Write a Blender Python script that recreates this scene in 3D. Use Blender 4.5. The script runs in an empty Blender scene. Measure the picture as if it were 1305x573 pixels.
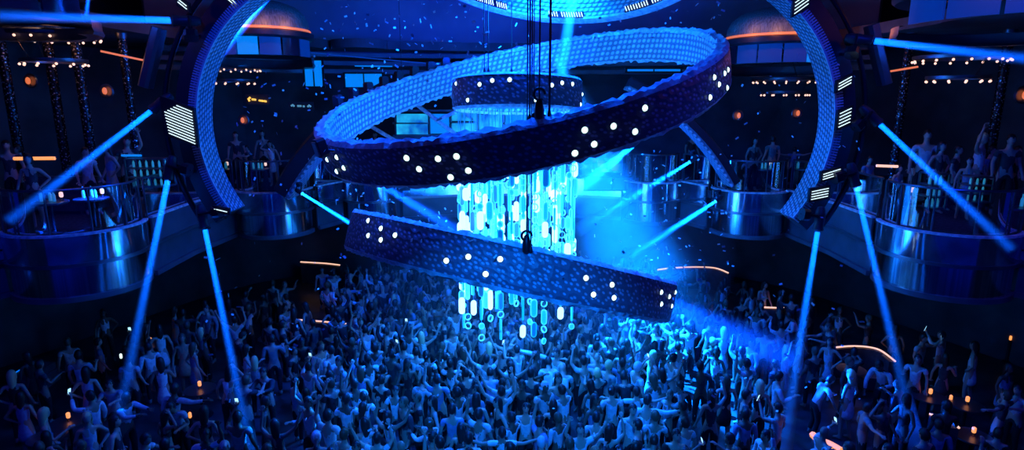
import bpy, bmesh, math, random
import numpy as np
from mathutils import Vector, Matrix, Euler
random.seed(7)
S = bpy.context.scene
COL = S.collection
PI = math.pi
# ------------------------------------------------------------------ camera
FPX, W, H, PITCH, EYE = 760.0, 1305, 573, math.radians(12), Vector((0, 0, 8.0))
cam = bpy.data.cameras.new('camera'); camo = bpy.data.objects.new('camera', cam); COL.objects.link(camo)
camo.location = EYE; camo.rotation_euler = (PI/2 - PITCH, 0, 0)
cam.sensor_width = 36; cam.lens = 36*FPX/W; cam.clip_end = 200
S.camera = camo
FW = Vector((0, math.cos(PITCH), -math.sin(PITCH))); UP = Vector((0, math.sin(PITCH), math.cos(PITCH)))
def ray(px, py): return FW + Vector((1, 0, 0))*((px-652.5)/FPX) + UP*((286.5-py)/FPX)
def at(px, py, Y):
    d = ray(px, py); return EYE + d*(Y/d.y)
def onz(px, py, z):
    d = ray(px, py); return EYE + d*((z-EYE.z)/d.z)
def pix(p):
    d = Vector(p)-EYE; z = d.dot(FW); return (652.5+FPX*d.x/z, 286.5-FPX*d.dot(UP)/z)

# ------------------------------------------------------------------ materials
M = {}
def mat(name, col=(.5,.5,.5), rough=.6, metal=0.0, emit=None, es=0, spec=None, trans=None):
    m = bpy.data.materials.new(name); m.use_nodes = True
    b = m.node_tree.nodes['Principled BSDF']
    b.inputs['Base Color'].default_value = (*col, 1); b.inputs['Roughness'].default_value = rough
    b.inputs['Metallic'].default_value = metal
    if spec is not None: b.inputs['Specular IOR Level'].default_value = spec
    if emit:
        b.inputs['Emission Color'].default_value = (*emit, 1); b.inputs['Emission Strength'].default_value = es
    M[name] = m
    return m
def noise_tint(m, scale, c0, c1, bump=0.0, tex='NOISE', coord='Object', stretch=None, lo=.35, hi=.65):
    nt = m.node_tree; n = nt.nodes; l = nt.links; b = n['Principled BSDF']
    tc = n.new('ShaderNodeTexCoord'); mp = n.new('ShaderNodeMapping')
    if stretch: mp.inputs['Scale'].default_value = stretch
    l.new(tc.outputs[coord], mp.inputs[0])
    if tex == 'NOISE':
        t = n.new('ShaderNodeTexNoise'); t.inputs['Scale'].default_value = scale; t.inputs['Detail'].default_value = 3; out = t.outputs[0]
    else:
        t = n.new('ShaderNodeTexVoronoi'); t.inputs['Scale'].default_value = scale; out = t.outputs['Distance']
    l.new(mp.outputs[0], t.inputs['Vector'])
    r = n.new('ShaderNodeValToRGB'); r.color_ramp.elements[0].position = lo; r.color_ramp.elements[1].position = hi
    r.color_ramp.elements[0].color = (*c0, 1); r.color_ramp.elements[1].color = (*c1, 1)
    l.new(out, r.inputs[0]); l.new(r.outputs[0], b.inputs['Base Color'])
    if bump:
        bp = n.new('ShaderNodeBump'); bp.inputs['Strength'].default_value = bump; bp.inputs['Distance'].default_value = .03
        l.new(out, bp.inputs['Height']); l.new(bp.outputs[0], b.inputs['Normal'])
    return m
def hex_skin(name, c_cell, c_dot, cell, rough, bump, dot=.3, vary=.25):
    """scaly skin: a lattice of raised dots in a skewed UV grid (UV is in metres along / across the band)"""
    m = mat(name, c_cell, rough); nt = m.node_tree; n = nt.nodes; l = nt.links; b = n['Principled BSDF']
    uv = n.new('ShaderNodeUVMap'); mp = n.new('ShaderNodeMapping'); mp.inputs['Scale'].default_value = (1/cell, 1/(cell*.866), 1)
    l.new(uv.outputs[0], mp.inputs[0])
    v = n.new('ShaderNodeTexVoronoi'); v.inputs['Scale'].default_value = 1; v.inputs['Randomness'].default_value = vary; v.voronoi_dimensions = '2D'
    l.new(mp.outputs[0], v.inputs['Vector'])
    r = n.new('ShaderNodeValToRGB'); e = r.color_ramp.elements
    e[0].position = dot*.55; e[0].color = (*c_dot, 1); e[1].position = dot; e[1].color = (*c_cell, 1)
    l.new(v.outputs['Distance'], r.inputs[0])
    hs = n.new('ShaderNodeMixRGB'); hs.blend_type = 'MULTIPLY'; hs.inputs[0].default_value = .3
    l.new(r.outputs[0], hs.inputs[1]); l.new(v.outputs['Color'], hs.inputs[2])
    bw = n.new('ShaderNodeRGBToBW'); l.new(v.outputs['Color'], bw.inputs[0]); l.new(bw.outputs[0], hs.inputs[2])
    l.new(hs.outputs[0], b.inputs['Base Color'])
    bp = n.new('ShaderNodeBump'); bp.inputs['Strength'].default_value = bump; bp.inputs['Distance'].default_value = .05; bp.invert = True
    l.new(v.outputs['Distance'], bp.inputs['Height']); l.new(bp.outputs[0], b.inputs['Normal'])
    return m
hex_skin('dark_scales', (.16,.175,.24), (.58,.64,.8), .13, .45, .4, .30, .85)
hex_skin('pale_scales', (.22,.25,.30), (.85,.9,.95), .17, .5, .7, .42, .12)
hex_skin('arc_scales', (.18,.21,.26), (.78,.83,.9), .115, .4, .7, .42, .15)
noise_tint(mat('rim', rough=.6), 9, (.5,.55,.6), (.95,.97,1), .8)
mat('black_metal', (.035,.036,.045), .35, .6)
mat('dark_body', (.03,.032,.045), .45)
mat('grey_metal', (.25,.26,.3), .35, .9)
noise_tint(mat('chrome', (.7,.7,.72), .17, 1.0), 3, (.45,.46,.5), (.8,.8,.82), 0, stretch=(6,6,.05))
noise_tint(mat('mirror_panel', (.7,.72,.76), .10, .9), 1.2, (.3,.32,.38), (.85,.88,.9))
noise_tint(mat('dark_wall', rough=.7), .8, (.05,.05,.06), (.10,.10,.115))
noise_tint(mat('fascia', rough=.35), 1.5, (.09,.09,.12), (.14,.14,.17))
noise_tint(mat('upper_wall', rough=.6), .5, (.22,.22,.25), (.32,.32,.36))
noise_tint(mat('floor', rough=.35), 2.0, (.03,.03,.036), (.07,.07,.08))
noise_tint(mat('carpet', rough=.9), 12, (.03,.03,.04), (.09,.09,.1))
noise_tint(mat('leather', rough=.4), 4, (.04,.04,.05), (.09,.09,.1), .2)
noise_tint(mat('fringe', rough=.8), 7, (.10,.16,.17), (.28,.40,.40), .6, stretch=(5,5,.25))
noise_tint(mat('sparkle_column', rough=.25, metal=.5), 16, (.75,.78,.85), (.02,.02,.03), .5, tex='VORONOI', lo=.16, hi=.36)
mat('window_lit', (.1,.1,.1), .4, emit=(.0,.06,.75), es=.32)
mat('window_bright', (.1,.1,.1), .4, emit=(.0,.24,1), es=.85)
mat('window_dark', (.02,.025,.05), .12)
mat('stage_panel', (.1,.1,.1), .4, emit=(0,.38,1), es=.95)
mat('lamp_white', (.9,.9,.9), .3, emit=(.62,.97,1), es=2.5)
mat('led_white', (.9,.9,.9), .3, emit=(.72,.95,.88), es=1.3)
mat('lens_blue', (.5,.7,1), .2, emit=(.02,.42,1), es=2.2)
mat('bulb_warm', (1,.8,.6), .3, emit=(1,.55,.42), es=1.6)
mat('amber_strip', (1,.6,.3), .4, emit=(1,.34,.07), es=1.15)
mat('peach_strip', (1,.7,.5), .4, emit=(1,.55,.38), es=1.15)
mat('cove_glow', (.5,.25,.15), .6, emit=(1,.22,.07), es=.75)
mat('blue_nosing', (.2,.4,.7), .4, emit=(.0,.16,.8), es=1.0)
mat('sign_yellow', (1,.8,.2), .4, emit=(1,.55,.06), es=1.1)
mat('sign_teal', (.3,.6,.6), .4, emit=(.12,.35,.36), es=.6)
mat('phone_screen', (.5,.6,.7), .2, emit=(.35,.75,1), es=1.6)
mat('crystal_white', (.9,.95,1), .2, emit=(.55,1.0,1), es=1.3)
mat('crystal_cyan', (.6,.85,1), .2, emit=(.0,.46,.85), es=1.0)
mat('crystal_rim', (.7,.9,1), .15, emit=(.04,.62,1), es=1.25)
mat('crystal_dim', (.25,.5,.8), .2, emit=(.0,.14,.52), es=.6)
mat('confetti', (.8,.85,.9), .45)
mat('wood', (.2,.12,.08), .5)
mat('liquor', (.7,.75,.8), .1, emit=(.03,.4,.6), es=.35)
_m = M['stage_panel']; _n = _m.node_tree.nodes; _t = _n.new('ShaderNodeTexNoise'); _t.inputs['Scale'].default_value = 1.6; _t.inputs['Detail'].default_value = 4
_r = _n.new('ShaderNodeValToRGB'); _r.color_ramp.elements[0].position = .38; _r.color_ramp.elements[1].position = .66; _r.color_ramp.elements[0].color = (0,.08,.55,1); _r.color_ramp.elements[1].color = (.02,.62,1,1)
_c = _n.new('ShaderNodeTexCoord'); _m.node_tree.links.new(_c.outputs['Object'],_t.inputs['Vector']); _m.node_tree.links.new(_t.outputs[0],_r.inputs[0]); _m.node_tree.links.new(_r.outputs[0],_n['Principled BSDF'].inputs['Emission Color'])
def glass_mat():
    m = bpy.data.materials.new('glass'); m.use_nodes = True; nt = m.node_tree; n = nt.nodes; n.clear()
    o = n.new('ShaderNodeOutputMaterial'); mx = n.new('ShaderNodeMixShader'); t = n.new('ShaderNodeBsdfTransparent'); g = n.new('ShaderNodeBsdfGlossy')
    fr = n.new('ShaderNodeFresnel'); fr.inputs[0].default_value = 1.6
    t.inputs[0].default_value = (.85,.9,.95,1); g.inputs['Roughness'].default_value = .04
    nt.links.new(fr.outputs[0], mx.inputs[0]); nt.links.new(t.outputs[0], mx.inputs[1]); nt.links.new(g.outputs[0], mx.inputs[2]); nt.links.new(mx.outputs[0], o.inputs[0])
    M['glass'] = m
glass_mat()
def haze_mat(name, dens, col=(1,1,1)):
    m = bpy.data.materials.new(name); m.use_nodes = True; nt = m.node_tree; n = nt.nodes; n.clear()
    o = n.new('ShaderNodeOutputMaterial'); v = n.new('ShaderNodeVolumeScatter')
    v.inputs['Density'].default_value = dens; v.inputs['Color'].default_value = (*col, 1)
    nt.links.new(v.outputs[0], o.inputs['Volume']); M[name] = m
    return m
haze_mat('haze_beam', .10); haze_mat('haze_thin', .035)
# people
SK = [mat('skin_light', (.60,.36,.27), .5), mat('skin_tan', (.40,.23,.16), .5), mat('skin_dark', (.16,.09,.06), .5)]
mat('eye', (.03,.03,.03), .2); mat('lips', (.5,.2,.18), .5)
HAIR = {'dark': mat('hair_dark', (.02,.017,.015), .45), 'brown': mat('hair_brown', (.12,.07,.04), .45), 'blonde': mat('hair_blonde', (.75,.55,.28), .45), 'grey': mat('hair_grey', (.6,.6,.6), .5)}
CLOTH = {'white': (.85,.85,.85), 'pale': (.62,.66,.7), 'blue': (.25,.32,.5), 'grey': (.28,.29,.31), 'dark': (.05,.05,.06), 'black': (.015,.015,.018), 'salmon': (.85,.3,.2), 'teal': (.12,.32,.32)}
for k, c in list(CLOTH.items()):
    CLOTH[k] = noise_tint(mat('cloth_'+k, c, .8), 14, tuple(x*.8 for x in c), c, .25)

# ------------------------------------------------------------------ mesh helpers
class MB:
    def __init__(s): s.v = []; s.f = []; s.mi = []; s.uv = {}; s.mats = []
    def _m(s, m):
        if m is None: return 0
        if m not in s.mats: s.mats.append(m)
        return s.mats.index(m)
    def add(s, vs, fs, m=None):
        b = len(s.v); s.v += [tuple(v) for v in vs]; k = s._m(m)
        for f in fs: s.f.append(tuple(b+i for i in f)); s.mi.append(k)
        return b
    def box(s, c, size, R=None, m=None, bev=0):
        R = R or Matrix(); c = Vector(c); x, y, z = [a/2 for a in size]
        if bev:
            q = [(-x,-y+bev),(-x+bev,-y),(x-bev,-y),(x,-y+bev),(x,y-bev),(x-bev,y),(-x+bev,y),(-x,y-bev)]
            vs = [Vector((a,b,-z)) for a,b in q]+[Vector((a,b,z)) for a,b in q]
            fs = [tuple(range(7,-1,-1)), tuple(range(8,16))]+[(i,(i+1)%8,8+(i+1)%8,8+i) for i in range(8)]
        else:
            vs = [Vector((i*x,j*y,k*z)) for i in(-1,1) for j in(-1,1) for k in(-1,1)]
            fs = [(0,1,3,2),(4,6,7,5),(0,4,5,1),(2,3,7,6),(0,2,6,4),(1,5,7,3)]
        s.add([c + (R @ v) for v in vs], fs, m); return s
    def tube(s, pts, r, n=8, m=None, cap=True):
        pts = [Vector(p) for p in pts]; rs = r if isinstance(r,(list,tuple)) else [r]*len(pts)
        t0 = (pts[1]-pts[0]).normalized(); a = t0.orthogonal().normalized(); vs = []
        for i, p in enumerate(pts):
            t = (pts[min(i+1,len(pts)-1)]-pts[max(i-1,0)]).normalized()
            a = (a - t*a.dot(t)).normalized(); b = t.cross(a)
            vs += [p+(a*math.cos(2*PI*k/n)+b*math.sin(2*PI*k/n))*rs[i] for k in range(n)]
        fs = [(i*n+k, i*n+(k+1)%n, (i+1)*n+(k+1)%n, (i+1)*n+k) for i in range(len(pts)-1) for k in range(n)]
        if cap: fs += [tuple(range(n-1,-1,-1)), tuple(range((len(pts)-1)*n, len(pts)*n))]
        s.add(vs, fs, m); return s
    def lathe(s, prof, o=(0,0,0), ax=(0,0,1), n=32, m=None, a0=0, a1=2*PI, sx=1.0):
        """prof: (radius, height) rows turned about axis ax through o"""
        o = Vector(o); ax = Vector(ax).normalized(); q = ax.to_track_quat('Z','Y'); full = abs(a1-a0-2*PI) < 1e-6
        k = n if full else n+1; vs = []
        for r, h in prof:
            for i in range(k):
                t = a0+(a1-a0)*i/n; vs.append(o + q @ Vector((sx*r*math.cos(t), r*math.sin(t), h)))
        fs = []
        for j in range(len(prof)-1):
            for i in range(n):
                i2 = (i+1)%k; fs.append((j*k+i, j*k+i2, (j+1)*k+i2, (j+1)*k+i))
        s.add(vs, fs, m); return s
    def sweep(s, rows, m=None, closed_row=True, closed_path=False, cap=True, uv=None):
        """rows: cross-sections (lists of points, same length) joined along the path; uv(i, j) -> uv of the vertex"""
        n = len(rows[0]); b = len(s.v); vs = [p for r in rows for p in r]; fs = []; R = len(rows)
        for i in range(R if closed_path else R-1):
            i2 = (i+1)%R
            for j in range(n if closed_row else n-1): fs.append((i*n+j, i*n+(j+1)%n, i2*n+(j+1)%n, i2*n+j))
        if cap and closed_row and not closed_path: fs += [tuple(range(n-1,-1,-1)), tuple(range((R-1)*n, R*n))]
        f0 = len(s.f); s.add(vs, fs, m)
        if uv:
            for q in range(f0, len(s.f)):
                idx = [i-b for i in s.f[q]]; ii = [i//n for i in idx]; wrap = closed_path and max(ii)-min(ii) > 1
                s.uv[q] = [uv(R if (wrap and i//n == 0) else i//n, i%n) for i in idx]
        return s
    def ball(s, c, r, m=None, seg=10, rings=6, sc=(1,1,1)):
        c = Vector(c); vs = [c+Vector((0,0,r*sc[2]))]
        for j in range(1, rings):
            t = PI*j/rings
            vs += [c+Vector((r*sc[0]*math.sin(t)*math.cos(2*PI*k/seg), r*sc[1]*math.sin(t)*math.sin(2*PI*k/seg), r*sc[2]*math.cos(t))) for k in range(seg)]
        vs.append(c-Vector((0,0,r*sc[2]))); fs = [(0,1+k,1+(k+1)%seg) for k in range(seg)]
        for j in range(rings-2):
            a = 1+j*seg; fs += [(a+k, a+seg+k, a+seg+(k+1)%seg, a+(k+1)%seg) for k in range(seg)]
        a = 1+(rings-2)*seg; e = len(vs)-1; fs += [(a+k, e, a+(k+1)%seg) for k in range(seg)]
        s.add(vs, fs, m); return s
    def mesh(s, name, smooth=35):
        me = bpy.data.meshes.new(name); me.from_pydata(s.v, [], s.f)
        for m in s.mats: me.materials.append(m)
        if s.mats: me.polygons.foreach_set('material_index', s.mi)
        if s.uv:
            u = me.uv_layers.new(name='UVMap')
            for p in me.polygons:
                q = s.uv.get(p.index)
                if q:
                    for k, li in enumerate(p.loop_indices): u.data[li].uv = q[k]
        me.validate(); me.update()
        if smooth: me.polygons.foreach_set('use_smooth', [True]*len(me.polygons)); me.set_sharp_from_angle(angle=math.radians(smooth))
        return me
    def build(s, name, m=None, parent=None, smooth=35, world=True):
        """link as ONE object; with a parent, coordinates given in world space keep their place"""
        me = s.mesh(name, smooth)
        if m is not None: me.materials.clear(); me.materials.append(m); me.polygons.foreach_set('material_index', [0]*len(me.polygons))
        o = bpy.data.objects.new(name, me); COL.objects.link(o)
        if parent is not None:
            o.parent = parent
            if world: me.transform(WM(parent).inverted())
        return o
def WM(o):
    m = o.matrix_basis.copy(); p = o.parent
    while p: m = p.matrix_basis @ m; p = p.parent
    return m
def tag(o, label=None, cat=None, group=None, kind=None):
    for k, v in (('label',label),('category',cat),('group',group),('kind',kind)):
        if v: o[k] = v
    return o
def thing(name, label, cat, loc=(0,0,0), group=None, rot=None, kind=None):
    o = bpy.data.objects.new(name, None); COL.objects.link(o); o.location = loc; o.empty_display_size = .1
    if rot is not None: o.rotation_euler = rot
    return tag(o, label, cat, group, kind)
def struct(name, mb, m=None, parent=None, smooth=35, label=None):
    o = mb.build(name, m, parent, smooth)
    if parent is None: o['kind'] = 'structure'
    if label: o['label'] = label
    return o
def spot(name, p, target, energy, angle, size, col=(0.004,.13,1.0), fall='Linear', blend=.3, smooth=0):
    l = bpy.data.lights.new(name, 'SPOT'); l.energy = energy; l.spot_size = angle; l.spot_blend = blend; l.shadow_soft_size = size; l.color = col
    if fall:
        l.use_nodes = True; nt = l.node_tree; e = nt.nodes['Emission']; f = nt.nodes.new('ShaderNodeLightFalloff')
        f.inputs['Strength'].default_value = 1.0; f.inputs['Smooth'].default_value = smooth
        nt.links.new(f.outputs[fall], e.inputs['Strength'])
    o = bpy.data.objects.new(name, l); COL.objects.link(o); o.location = p
    o.rotation_euler = (Vector(target)-Vector(p)).to_track_quat('-Z','Y').to_euler(); return o
def collimated(name, p, target, energy, r, spread, col):
    l = bpy.data.lights.new(name, 'AREA'); l.shape = 'DISK'; l.size = 2*r; l.energy = energy; l.color = col; l.spread = spread
    o = bpy.data.objects.new(name, l); COL.objects.link(o); o.location = p
    o.rotation_euler = (Vector(target)-Vector(p)).to_track_quat('-Z','Y').to_euler(); return o
def point(name, p, energy, size, col): 
    l = bpy.data.lights.new(name, 'POINT'); l.energy = energy; l.shadow_soft_size = size; l.color = col
    o = bpy.data.objects.new(name, l); COL.objects.link(o); o.location = p; return o
BLUE = (.001,.07,1.0); AZURE = (.002,.17,1.0); DEEP = (.001,.035,1.0)
# ================================================================== SETTING
def arcpts(cx, cy, r, a0, a1, n): return [(cx+r*math.cos(a0+(a1-a0)*i/n), cy+r*math.sin(a0+(a1-a0)*i/n)) for i in range(n+1)]
fl = MB(); fl.add([(-24,-4,0),(24,-4,0),(24,32,0),(-24,32,0),(-24,-4,-.3),(24,-4,-.3),(24,32,-.3),(-24,32,-.3)],[(0,1,2,3),(7,6,5,4),(0,4,5,1),(1,5,6,2),(2,6,7,3),(3,7,4,0)])
struct('floor', fl, M['floor'], smooth=0)
ce = MB(); ce.box((0,14,14.3),(48,36,.3)); struct('ceiling', ce, M['dark_wall'], smooth=0)
def curtain_wall(name, pts, z0, z1, m, th=.3):
    mb = MB(); rows = []
    for i, (x, y) in enumerate(pts):
        a = Vector(pts[max(i-1,0)]); b = Vector(pts[min(i+1,len(pts)-1)]); t = (b-a).normalized(); nx, ny = t.y*th, -t.x*th
        rows.append([Vector((x,y,z0)),Vector((x,y,z1)),Vector((x-nx,y-ny,z1)),Vector((x-nx,y-ny,z0))])
    mb.sweep(rows); return struct(name, mb, m, smooth=40)
# plan of the room (walls behind the alcoves)
LW = [(-14,-2),(-17.5,6),(-18.5,12),(-18,18),(-15.5,23),(-11.5,26)]
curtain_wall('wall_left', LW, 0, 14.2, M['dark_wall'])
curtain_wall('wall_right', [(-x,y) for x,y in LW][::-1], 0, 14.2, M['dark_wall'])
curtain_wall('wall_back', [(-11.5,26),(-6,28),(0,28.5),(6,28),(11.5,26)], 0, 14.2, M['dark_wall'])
# upper wall above the back gallery, stepped soffit bands
bk = [(-12,20.5),(-9,23),(-5,24.6),(0,25),(5,24.6),(9,23),(12,20.5)]
def smooth_pts(p, k=6):
    out = []
    for i in range(len(p)-1):
        p0 = Vector(p[max(i-1,0)]); p1 = Vector(p[i]); p2 = Vector(p[i+1]); p3 = Vector(p[min(i+2,len(p)-1)])
        for j in range(k):
            t = j/k; out.append(tuple(.5*((2*p1)+(p2-p0)*t+(2*p0-5*p1+4*p2-p3)*t*t+(3*p1-p0-3*p2+p3)*t**3)))
    return out+[tuple(p[-1])]
bks = smooth_pts(bk)
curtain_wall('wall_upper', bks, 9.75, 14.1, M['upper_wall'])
for k,(dz,off) in enumerate(((9.55,.35),(9.25,.1),(8.95,-.1))):
    pts = [(x*(1-off/25), y-off) for x,y in bks]
    curtain_wall('trim_%d'%(k+1), pts, dz, dz+.16, M['fascia'], .5)
# ---------------------------------------------------------------- mezzanine: plan of its front edge
ZM = 5.0   # gallery floor
def pod_arc(cx, cy, r, a0, a1, n=20): return arcpts(cx, cy, r, math.radians(a0), math.radians(a1), n)
def mirror(pts): return [(-x,y) for x,y in pts][::-1]
P1 = (-10.1,13.55,1.3); P2 = (-7.75,19.3,1.1); P3 = (-5.0,21.3,.95)
seg_a = [(-14.5,8.2),(-12.6,10.4),(-11.25,12.75)]
arc1 = pod_arc(*P1, 218, 385)
seg_b = [(-8.95,14.35),(-9.05,16.4),(-8.85,18.8)]
arc2 = pod_arc(*P2, 200, 365)
seg_c = [(-6.55,19.7),(-6.0,20.9)]
arc3 = pod_arc(*P3, 190, 350)
seg_d = [(-3.95,21.3),(-2,21.9),(0,22.1),(2,21.9),(3.95,21.3)]
edge_left = seg_a+arc1+seg_b+arc2+seg_c+arc3
edge = edge_left+seg_d[1:-1]+mirror(edge_left)
# gallery slab (one continuous deck) following the edge
sl = MB(); inner = [Vector((x,y)) for x,y in edge]; outer = [Vector((x*1.02, y)) for x,y in edge]
def outpt(p):
    d = Vector((p[0], p[1]-8)).normalized(); return (p[0]+d.x*12, p[1]+d.y*12)
rows = [[Vector((x,y,ZM-.25)),Vector((x,y,ZM)),Vector((*outpt((x,y)),ZM)),Vector((*outpt((x,y)),ZM-.25))] for x,y in edge]
sl.sweep(rows); struct('floor_gallery', sl, M['carpet'], smooth=0)
# alcove ceilings / upper storey slab (front edge set back a bit)
rows = []
for x,y in edge:
    d = Vector((x, y-8)).normalized(); a = (x+d.x*1.6, y+d.y*1.6); o = outpt((x,y))
    rows.append([Vector((*a,9.75)),Vector((*a,10.05)),Vector((*o,10.05)),Vector((*o,9.85))])
sl = MB(); sl.sweep(rows); struct('ceiling_gallery', sl, M['dark_wall'], smooth=0)
# under-gallery recess wall
curtain_wall('wall_recess', smooth_pts([(-17.2,5),(-17.2,12),(-15,18),(-11.3,25.3),(-5.5,27.5),(0,28),(5.5,27.5),(11.3,25.3),(15,18),(17.2,12),(17.2,5)]), 0, 4.75, M['dark_wall'])

def vstrip(pts, z0, z1, th=.05, out=0.0):
    """a curved upright panel of real thickness along plan points"""
    rows = []
    for i,(x,y) in enumerate(pts):
        a = Vector(pts[max(i-1,0)]); b = Vector(pts[min(i+1,len(pts)-1)]); t = (b-a).normalized(); n = Vector((t.y,-t.x))
        p = Vector((x,y))+n*out; q = p-n*th
        rows.append([Vector((p.x,p.y,z0)),Vector((p.x,p.y,z1)),Vector((q.x,q.y,z1)),Vector((q.x,q.y,z0))])
    return MB().sweep(rows)
def rail(pts, z, r=.03, out=-.04):
    q = []
    for i,(x,y) in enumerate(pts):
        a = Vector(pts[max(i-1,0)]); b = Vector(pts[min(i+1,len(pts)-1)]); t = (b-a).normalized(); n = Vector((t.y,-t.x))
        p = Vector((x,y))+n*out; q.append((p.x,p.y,z))
    return MB().tube(q, r, 8)
def balcony(name, label, pts, drum, cat='balcony', panel='mirror_panel'):
    c = Vector((sum(p[0] for p in pts)/len(pts), sum(p[1] for p in pts)/len(pts), 3.7))
    t = thing(name, label, cat, c)
    vstrip(pts, 4.5, 5.12, .05, .10).build('mirrored_band', M[panel], t)
    vstrip(pts, 3.72, 4.5, .05, .03 if drum else .0).build('drum' if drum else 'fascia_board', M['chrome' if drum else 'fascia'], t)
    vstrip(pts, 3.66, 3.78, .08, .09).build('base_moulding', M['fascia'], t)
    vstrip(pts, 4.44, 4.52, .08, .13).build('trim_moulding', M['grey_metal'], t)
    vstrip(pts, 5.12, 5.17, .10, .13).build('edge_trim', M['rim'], t)
    g = vstrip(pts, 5.17, 6.08, .015, -.03).build('glass_balustrade', M['glass'], t)
    rail(pts, 6.1).build('handrail', M['grey_metal'], g)
    n = max(1, len(pts)//5)
    for i in range(0, len(pts), n):
        x,y = pts[i]; MB().box((x,y,5.55),(.03,.03,1.1)).build('baluster', M['grey_metal'], g)
    return t
for sgn, side in ((1,'left'),(-1,'right')):
    mm = (lambda p: p) if sgn == 1 else mirror
    balcony('balcony', f'near straight balcony front at the {side} edge beside the largest chrome pod', mm(seg_a), False)
    balcony('balcony_pod', f'largest rounded chrome balcony pod, near the {side} edge of the hall', mm(arc1), True)
    balcony('balcony', f'set-back straight balcony front between the two chrome pods on the {side}', mm(seg_b), False, panel='fascia')
    balcony('balcony_pod', f'middle chrome balcony pod on the {side}, behind the end of the curved arc', mm(arc2), True)
    balcony('balcony', f'short straight balcony front between the middle and small pods on the {side}', mm(seg_c), False)
    balcony('balcony_pod', f'smallest far chrome balcony pod on the {side} of the back gallery', mm(arc3), True)
balcony('balcony', 'long shallow curved balcony front across the back of the hall', seg_d, False)

# ---------------------------------------------------------------- upper boxes with lampshade-like fringed canopies
def upper_box(label, cx, cy, r, a0, a1, zb=8.95, win='window_lit', brights=(), canopy=True, ztop=9.75, group=None):
    t = thing('upper_box', label, 'balcony box', (cx,cy,zb))
    A0, A1 = math.radians(a0), math.radians(a1)
    MB().lathe([(r-.3,zb),(r,zb),(r+.03,zb+.06),(r,zb+.14),(r,zb+.3),(r-.1,zb+.3)], (cx,cy,0), n=40, a0=A0, a1=A1).build('lower_band', M['fascia'], t)
    n = 7
    for k in range(n):
        b0 = A0+(A1-A0)*(k+.04)/n; b1 = A0+(A1-A0)*(k+.96)/n
        w = MB().sweep([[Vector((cx+q*math.cos(b0+(b1-b0)*i/6), cy+q*math.sin(b0+(b1-b0)*i/6), z)) for q,z in ((r-.06,zb+.3),(r-.06,ztop),(r-.12,ztop),(r-.12,zb+.3))] for i in range(7)])
        w.build('window', M['window_bright' if k in brights else win if (k*7+int(cx*10))%5 else 'window_dark'], t)
    MB().lathe([(r-.3,ztop-.04),(r-.02,ztop-.04),(r+.05,ztop+.02),(r+.05,ztop+.16),(r-.05,ztop+.2),(.01,ztop+.21)], (cx,cy,0), n=48).build('upper_band', M['dark_body'], t)
    if canopy:
        mb = MB(); prof = [(r*.95,ztop+.26),(r*.93,ztop+.5),(r*.86,ztop+.72),(r*.7,ztop+.92),(r*.45,ztop+1.05),(.02,ztop+1.1)]
        mb.lathe(prof, (cx,cy,0), n=48); c = mb.build('fringed_canopy', M['fringe'], t)
        MB().lathe([(r*.965,ztop+.20),(r*.975,ztop+.20),(r*.975,ztop+.25),(r*.955,ztop+.27)], (cx,cy,0), n=48).build('glowing_hem', M['cove_glow'], c)
        for k in range(5):
            g = -PI/2+(k-2)*.42; point('hem_glow', (cx+r*1.12*math.cos(g), cy+r*1.12*math.sin(g), ztop+.3), 5.0, .04, (1,.25,.09))
    return t
upper_box('rounded upper box with orange-hemmed fringed canopy behind the left curved arc', -7.55, 18.9, 1.42, 180, 365, 8.92, 'window_lit', (1,3))
upper_box('rounded upper box with orange-hemmed fringed canopy behind the right curved arc', 8.05, 18.9, 1.55, 175, 360, 8.7, 'window_lit', (4,), ztop=9.55)
upper_box('large upper box at the top left corner with a bright window', -10.9, 12.6, 2.2, 190, 365, 9.3, 'window_dark', (4,), ztop=10.2)
upper_box('large upper box at the top right corner above the long chandelier', 10.4, 12.9, 2.2, 175, 350, 9.2, 'window_lit', (3,), ztop=10.05)
# lit windows of the back upper gallery, and one balcony pane given its own glow
for lab,(x0,y0,x1,y1,Y,mn) in {'wide bright window of the back gallery left of the big tilted ring':(440,93,488,112,22.6,'window_bright'),
        'narrow bright window beside the left fringed upper box':(389,76,411,111,21.5,'window_bright'),
        'long lit window strip seen through the right end of the big ring':(798,87,868,92,22.5,'window_bright'),
        'balcony glass given its own blue glow, behind the haze right of the hanging strands':(745,225,815,242,21.0,'window_lit')}.items():
    a = at(x0,y1,Y); b = at(x1,y0,Y); t = thing('gallery_window', lab, 'window', ((a.x+b.x)/2,Y,a.z))
    w, h = b.x-a.x, b.z-a.z; c = Vector(((a.x+b.x)/2, Y, (a.z+b.z)/2))
    MB().box(c,(w,.04,h)).build('pane', M[mn], t)
    f = MB()
    for q,s_ in (((0,-.03,h/2),(w+.1,.08,.06)),((0,-.03,-h/2),(w+.1,.08,.06)),((-w/2,-.03,0),(.06,.08,h)),((w/2,-.03,0),(.06,.08,h)),((0,-.03,0),(.04,.06,h))): f.box(c+Vector(q), s_)
    f.build('window_frame', M['black_metal'], t)

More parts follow.
